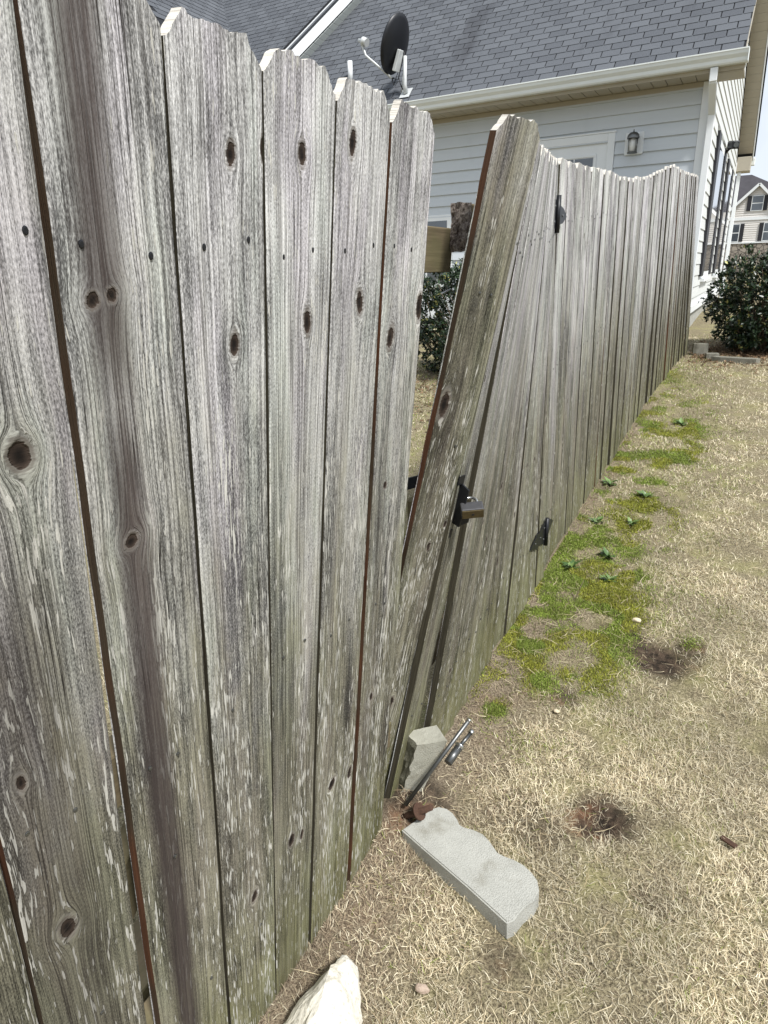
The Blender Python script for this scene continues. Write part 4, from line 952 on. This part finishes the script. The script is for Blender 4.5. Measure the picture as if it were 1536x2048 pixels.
# ------------------------------------------------------------------ shrubs
def leaves_mesh(P, N, D, size, col):
    """folded leaf: 6 verts, 4 faces; P base, D direction, N normal"""
    n = len(P); S = np.cross(D, N); S /= np.linalg.norm(S, axis=1, keepdims=True); N = np.cross(S, D)
    s = size[:, None]
    v = np.stack([P, P + D * s * .45 + S * s * .24 + N * s * .07, P + D * s * 1.0 - N * s * .08, P + D * s * .45 - S * s * .24 + N * s * .07, P + D * s * .5], 1).reshape(-1, 3)
    b = np.arange(n)[:, None] * 5
    f = np.concatenate([b + np.array([[0, 1, 4]]), b + np.array([[1, 2, 4]]), b + np.array([[2, 3, 4]]), b + np.array([[3, 0, 4]])])
    return v, f, np.repeat(col, 5, 0)
def shrub(name, c, rad, nleaf, lab, seed, lsize=.05, hue=0.0):
    rs = np.random.default_rng(seed); root = empty(name, (c[0], c[1], float(gz0(c[1]))), lab, 'shrub')
    # lumpy crown: leaf clumps at twig ends
    ncl = nleaf // 14; u = rs.normal(size=(ncl, 3)); u /= np.linalg.norm(u, axis=1, keepdims=True)
    rr = (.35 + .65 * rs.random(ncl) ** .6)[:, None]; lump = .78 + .5 * fbm(u[:, 0] * 2.2 + 5, u[:, 1] * 2.2 + u[:, 2] * 2.7, seed, 3)
    tips = np.array(c) + u * rr * lump[:, None] * np.array(rad); z0 = float(gz0(c[1])) + .06; tips[:, 2] = np.maximum(tips[:, 2], z0 + .1 * rs.random(ncl))
    P = np.repeat(tips, 14, 0); n = len(P); out = np.repeat(u, 14, 0)
    D = out * .7 + rs.normal(size=(n, 3)) * .75 + np.array([0, 0, .25]); D /= np.linalg.norm(D, axis=1, keepdims=True)
    N = np.array([0, 0, 1.]) + out * .5 + rs.normal(size=(n, 3)) * .5; N -= D * (N * D).sum(1, keepdims=True); N /= np.linalg.norm(N, axis=1, keepdims=True)
    P = P + rs.normal(size=(n, 3)) * .018 - D * .01; P[:, 2] = np.maximum(P[:, 2], z0 - .03)
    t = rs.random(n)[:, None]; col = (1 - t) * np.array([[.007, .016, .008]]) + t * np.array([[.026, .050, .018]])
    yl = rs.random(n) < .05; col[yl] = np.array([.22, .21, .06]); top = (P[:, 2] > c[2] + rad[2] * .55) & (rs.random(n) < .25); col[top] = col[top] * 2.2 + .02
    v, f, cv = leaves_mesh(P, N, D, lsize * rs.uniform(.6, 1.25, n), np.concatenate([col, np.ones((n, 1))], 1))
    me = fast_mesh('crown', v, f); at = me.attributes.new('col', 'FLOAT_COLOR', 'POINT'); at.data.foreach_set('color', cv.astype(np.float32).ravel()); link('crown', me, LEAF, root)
    V = []; F = []; base = Vector((c[0], c[1], z0 - .1))
    for i in range(60):
        tip = Vector(tips[rs.integers(ncl)]); b0 = base + Vector((rs.normal() * .10, rs.normal() * .06, 0)); mid = b0.lerp(tip, .5) + Vector((rs.normal() * .06, rs.normal() * .06, .10 + rs.normal() * .05))
        pts = [b0, b0.lerp(mid, .6) + Vector((0, 0, .05)), mid, mid.lerp(tip, .6), tip]; tv, tf = tube_geo(pts, [.013, .010, .007, .005, .003], 5); o_ = len(V); V += tv; F += [tuple(o_ + q for q in ff) for ff in tf]
    pyd('branches', V, F, BARK, root, True)
    return root
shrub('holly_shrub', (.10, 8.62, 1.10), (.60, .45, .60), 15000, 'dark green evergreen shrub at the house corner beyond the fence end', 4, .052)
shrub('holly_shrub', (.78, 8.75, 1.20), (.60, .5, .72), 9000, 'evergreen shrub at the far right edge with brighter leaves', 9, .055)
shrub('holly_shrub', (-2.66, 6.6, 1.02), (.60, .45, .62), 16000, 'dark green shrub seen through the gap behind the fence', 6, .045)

# ------------------------------------------------------------------ dry grass
CAMP = np.array([0, 0, 1.53]); Rm = np.array([list(RIGHT), list(UP), list(FWD)])
def blades(name, x, y, length, width, tilt, col, seed, curl=.9, lift=0.0):
    rs = np.random.default_rng(seed); n = len(x); az = rs.uniform(0, 2 * np.pi, n); ca, sa_ = np.cos(az), np.sin(az)
    th0 = tilt; z0 = gz(x, y) - .002 + lift
    P = [np.stack([x, y, z0], 1)]; th = th0.copy(); bend = rs.uniform(-.15, curl, n); az2 = az.copy(); wob = rs.normal(0, .45, n)
    for i in range(3):
        d = np.stack([np.cos(az2) * np.sin(th), np.sin(az2) * np.sin(th), np.cos(th)], 1); P.append(P[-1] + d * (length / 3)[:, None]); th = np.clip(th + bend * .6, 0, 1.75); az2 = az2 + wob
    side = np.stack([-sa_, ca, np.zeros(n)], 1); side = side + rs.normal(0, .35, (n, 3)); side /= np.linalg.norm(side, axis=1, keepdims=True); hw = (width / 2)[:, None]
    mn = z0 + .001
    v = np.stack([P[0] - side * hw, P[0] + side * hw, P[1] - side * hw * .95, P[1] + side * hw * .95, P[2] - side * hw * .7, P[2] + side * hw * .7, P[3]], 1)
    v[:, 2:, 2] = np.maximum(v[:, 2:, 2], mn[:, None]); v = v.reshape(-1, 3)
    b = (np.arange(n) * 7)[:, None]
    f = np.concatenate([b + np.array([[0, 1, 3]]), b + np.array([[0, 3, 2]]), b + np.array([[2, 3, 5]]), b + np.array([[2, 5, 4]]), b + np.array([[4, 5, 6]])])
    me = fast_mesh(name, v, f); at = me.attributes.new('col', 'FLOAT_COLOR', 'POINT'); c4 = np.concatenate([col, np.ones((n, 1))], 1)
    at.data.foreach_set('color', np.repeat(c4, 7, 0).astype(np.float32).ravel()); return link(name, me, GRASS)
def strip_mask(x, y): return sstep(.05, -.45, x - .03 * np.clip(y - 3, 0, 3)) * sstep(1.7, 2.4, y) * (1 - sstep(7, 9, y))
def scatter(x0, x1, y0, y1, n, rs): return rs.uniform(x0, x1, n), rs.uniform(y0, y1, n)
rs = np.random.default_rng(12)
XL, YL = [], []
for (x0, x1, y0, y1, dens) in ((-.725, .75, .45, 2.0, 52000), (-.725, .75, 2.0, 3.2, 27000), (-.725, .95, 3.2, 5.2, 13000), (-.725, 1.6, 5.2, 9.6, 5500), (.75, 2.2, .45, 5.2, 5000), (-2.2, -.80, .2, 3.5, 7000), (-3.4, -.85, 3.5, 8.0, 7500)):
    a, b_ = scatter(x0, x1, y0, y1, int(dens * (x1 - x0) * (y1 - y0)), rs); XL.append(a); YL.append(b_)
X = np.concatenate(XL); Y = np.concatenate(YL)
mo, so, th_ = zones(X, Y); cl = fbm(X * 9, Y * 9, 201, 3); cl2 = fbm(X * 2.2, Y * 2.2, 211, 3)
def pip(x, y, poly):
    r = np.zeros(len(x), bool); j = len(poly) - 1
    for i in range(len(poly)):
        xi, yi = poly[i]; xj, yj = poly[j]; r ^= ((yi > y) != (yj > y)) & (x < (xj - xi) * (y - yi) / (yj - yi + 1e-9) + xi); j = i
    return r
keep = rs.random(len(X)) < (1 - .80 * so) * (1 - .10 * mo) * (.30 + .90 * sstep(.34, .58, cl)) * (.62 + .5 * sstep(.38, .6, fbm(X * 3.1, Y * 3.1, 221, 2))) * (1 - .40 * th_ * (Y < 2.4))
keep &= ~pip(X, Y, EDG) & ~pip(X, Y, [(p[0], p[1]) for p in PTS[:10]])
X, Y, mo, so, th_, cl, cl2 = [a[keep] for a in (X, Y, mo, so, th_, cl, cl2)]; n = len(X); t = rs.random((n, 1)); t2 = rs.random((n, 1))
straw = (1 - t) * np.array([[.49, .415, .27]]) + t * np.array([[.95, .875, .675]])
brown = (1 - t) * np.array([[.14, .105, .075]]) + t * np.array([[.52, .42, .30]])
green = (1 - t) * np.array([[.13, .165, .04]]) + t * np.array([[.38, .43, .14]])
pb = np.clip(.16 + .55 * th_ + .3 * so, 0, .85); pg = np.clip(.03 + .75 * mo + .34 * strip_mask(X, Y) + .30 * sstep(.50, .72, cl2) * (1 - th_), 0, .7); pg = np.where(X < -.8, np.maximum(pg, .42), pg)
u = rs.random(n); col = np.where((u < pb)[:, None], brown, straw); col = np.where((u > 1 - pg)[:, None], green, col)
col = col * (.80 + .38 * sstep(.3, .65, fbm(X * 4, Y * 4, 231, 3)))[:, None]; dist = np.sqrt(X ** 2 + Y ** 2); gw = np.clip(dist / 2.2, 1, 2.6)
L_ = rs.uniform(.014, .038, n) * (1 - .45 * mo) * (.8 + .5 * cl); W_ = rs.uniform(.0009, .0020, n) * gw; T_ = np.clip(rs.normal(.92, .42, n), .05, 1.5)
o = blades('dry_grass', X, Y, L_, W_, T_, col, 5); tag(o, 'dormant straw coloured lawn grass covering the ground', 'grass', kind='stuff')
# long loose straws lying over the thatch
n = 2200; X = rs.uniform(-.70, .7, n); Y = rs.uniform(.5, 4.2, n); k_ = ~pip(X, Y, EDG) & ~pip(X, Y, [(p[0], p[1]) for p in PTS[:10]]); X, Y = X[k_], Y[k_]; n = len(X); t = rs.random((n, 1))
col = (1 - t) * np.array([[.42, .32, .19]]) + t * np.array([[.82, .72, .50]])
o = blades('loose_straw', X, Y, rs.uniform(.03, .085, n), rs.uniform(.0010, .0017, n), rs.uniform(1.25, 1.5, n), col, 6, curl=.25, lift=.012); tag(o, 'loose pale straws strewn over the thatch', 'straw', kind='stuff')
# moss cushions: dense short green shoots
n = 640000; X = rs.uniform(-.72, .15, n); Y = rs.uniform(1.7, 7.6, n); mo, so, th_ = zones(X, Y)
k_ = (rs.random(n) < sstep(.12, .95, mo) * np.clip(2.6 / Y, .25, 1) ** 1.5); X, Y, mo = X[k_], Y[k_], mo[k_]; n = len(X); t = rs.random((n, 1)); c1 = fbm(X * 14, Y * 14, 301, 3)[:, None]
col = (1 - t) * np.array([[.12, .135, .022]]) + t * np.array([[.48, .50, .10]]); c2 = fbm(X * 5, Y * 5, 311, 2)[:, None]; col = col * (.55 + .7 * c1) * np.where(c2 > .52, np.array([[1.02, 1.0, .9]]), np.array([[.80, .98, 1.0]]))
o = blades('moss', X, Y, rs.uniform(.006, .014, n), rs.uniform(.0014, .0026, n) * np.clip(Y / 2.2, 1, 1.8), np.clip(rs.normal(.5, .35, n), 0, 1.2), col, 8, lift=.004); tag(o, 'yellow green moss cushions along the fence foot', 'moss', kind='stuff')
# leaf litter below the shrubs
X = np.concatenate([rs.normal(-2.6, .6, 1300), rs.normal(-.1, .6, 3200)]); Y = np.concatenate([rs.normal(5.9, .45, 1300), rs.normal(8.4, .38, 3200)]); k_ = (X > -.55) | (X < -.95); X, Y = X[k_], Y[k_]; n = len(X)
P = np.stack([X, Y, gz(X, Y) + rs.uniform(.003, .02, n)], 1); D = rs.normal(size=(n, 3)) * np.array([1, 1, .2]); D /= np.linalg.norm(D, axis=1, keepdims=True); N = np.array([0, 0, 1.]) + rs.normal(size=(n, 3)) * .35; N -= D * (N * D).sum(1, keepdims=True); N /= np.linalg.norm(N, axis=1, keepdims=True)
t = rs.random((n, 1)); col = (1 - t) * np.array([[.09, .055, .035]]) + t * np.array([[.34, .23, .14]]); v, f, cv = leaves_mesh(P, N, D, rs.uniform(.025, .055, n), np.concatenate([col, np.ones((n, 1))], 1))
me = fast_mesh('leaf_litter', v, f); at = me.attributes.new('col', 'FLOAT_COLOR', 'POINT'); at.data.foreach_set('color', cv.astype(np.float32).ravel()); tag(link('leaf_litter', me, GRASS), 'fallen brown leaves under the shrubs', 'leaf litter', kind='stuff')

# ------------------------------------------------------------------ weeds
WEEDLAB = {0: 'green leafy weed nearest the lower gate hinge', 1: 'green weed rosette in the moss right of the lower hinge', 2: 'small green weed below the pair near the hinge'}
def weed(x, y, r, seed, lab):
    rs = np.random.default_rng(seed); z = float(gz(np.array([x]), np.array([y]))[0]); root = empty('weed', (x, y, z), lab, 'weed', 'green weeds along the fence foot')
    n = 16; a = rs.uniform(0, 2 * np.pi, n); e = rs.uniform(.15, .9, n); D = np.stack([np.cos(a) * np.cos(e), np.sin(a) * np.cos(e), np.sin(e)], 1); N = np.array([0, 0, 1.]) - D * D[:, 2:3]; N /= np.linalg.norm(N, axis=1, keepdims=True)
    P = np.array([[x, y, z + .004]]) + rs.normal(size=(n, 3)) * np.array([.006, .006, .004]); t = rs.random((n, 1)); col = (1 - t) * np.array([[.045, .095, .025]]) + t * np.array([[.16, .24, .07]])
    v, f, cv = leaves_mesh(P, N, D, r * 1.25 * rs.uniform(.5, 1.3, n), np.concatenate([col, np.ones((n, 1))], 1)); me = fast_mesh('leaves', v, f); at = me.attributes.new('col', 'FLOAT_COLOR', 'POINT'); at.data.foreach_set('color', cv.astype(np.float32).ravel()); link('leaves', me, LEAF, root)
for (x, y, r, s_, lab) in ((-.476, 3.17, .045, 1, 'brightest green weed rosette in the moss right of the lower hinge'), (-.62, 2.98, .045, 2, 'green weed close to the fence foot below the lower hinge'), (-.425, 2.93, .04, 3, 'pale green weed nearest the camera in the moss strip'), (-.42, 4.02, .045, 4, 'green weed halfway along the fence in dry grass'), (-.65, 4.15, .05, 5, 'green weed tight against the far fence boards'), (-.43, 3.6, .035, 6, 'small green weed between the two middle weeds'), (-.38, 5.6, .05, 7, 'green weed furthest along the fence'), (-.60, 3.55, .04, 8, 'green weed at the fence foot past the lower hinge')):
    weed(x, y, r, s_, lab)
tg = empty('dead_weed_stalk', (-.52, 2.72, .11), 'thin brown dead weed stalk standing in the moss', 'weed')
tube('stalk', [(-.525, 2.70, .105), (-.515, 2.72, .16), (-.50, 2.74, .20)], [.0022, .0018, .001], BARK, tg, 6); tube('side_twig', [(-.515, 2.72, .16), (-.507, 2.715, .175)], [.0014, .0008], BARK, tg, 5)
tag(bar('plank', (-1.02, .30, .04), (-1.10, 1.60, .05), .14, .030, WOOD if False else RAIL, None, .003), 'bleached plank lying on the ground behind the near fence', 'plank')
tag(bar('wood_chip', (.128, 1.62, .055), (.165, 1.60, .056), .016, .006, RUST, None, .001), 'dark reddish wood chip on the pale grass at right', 'wood chip')
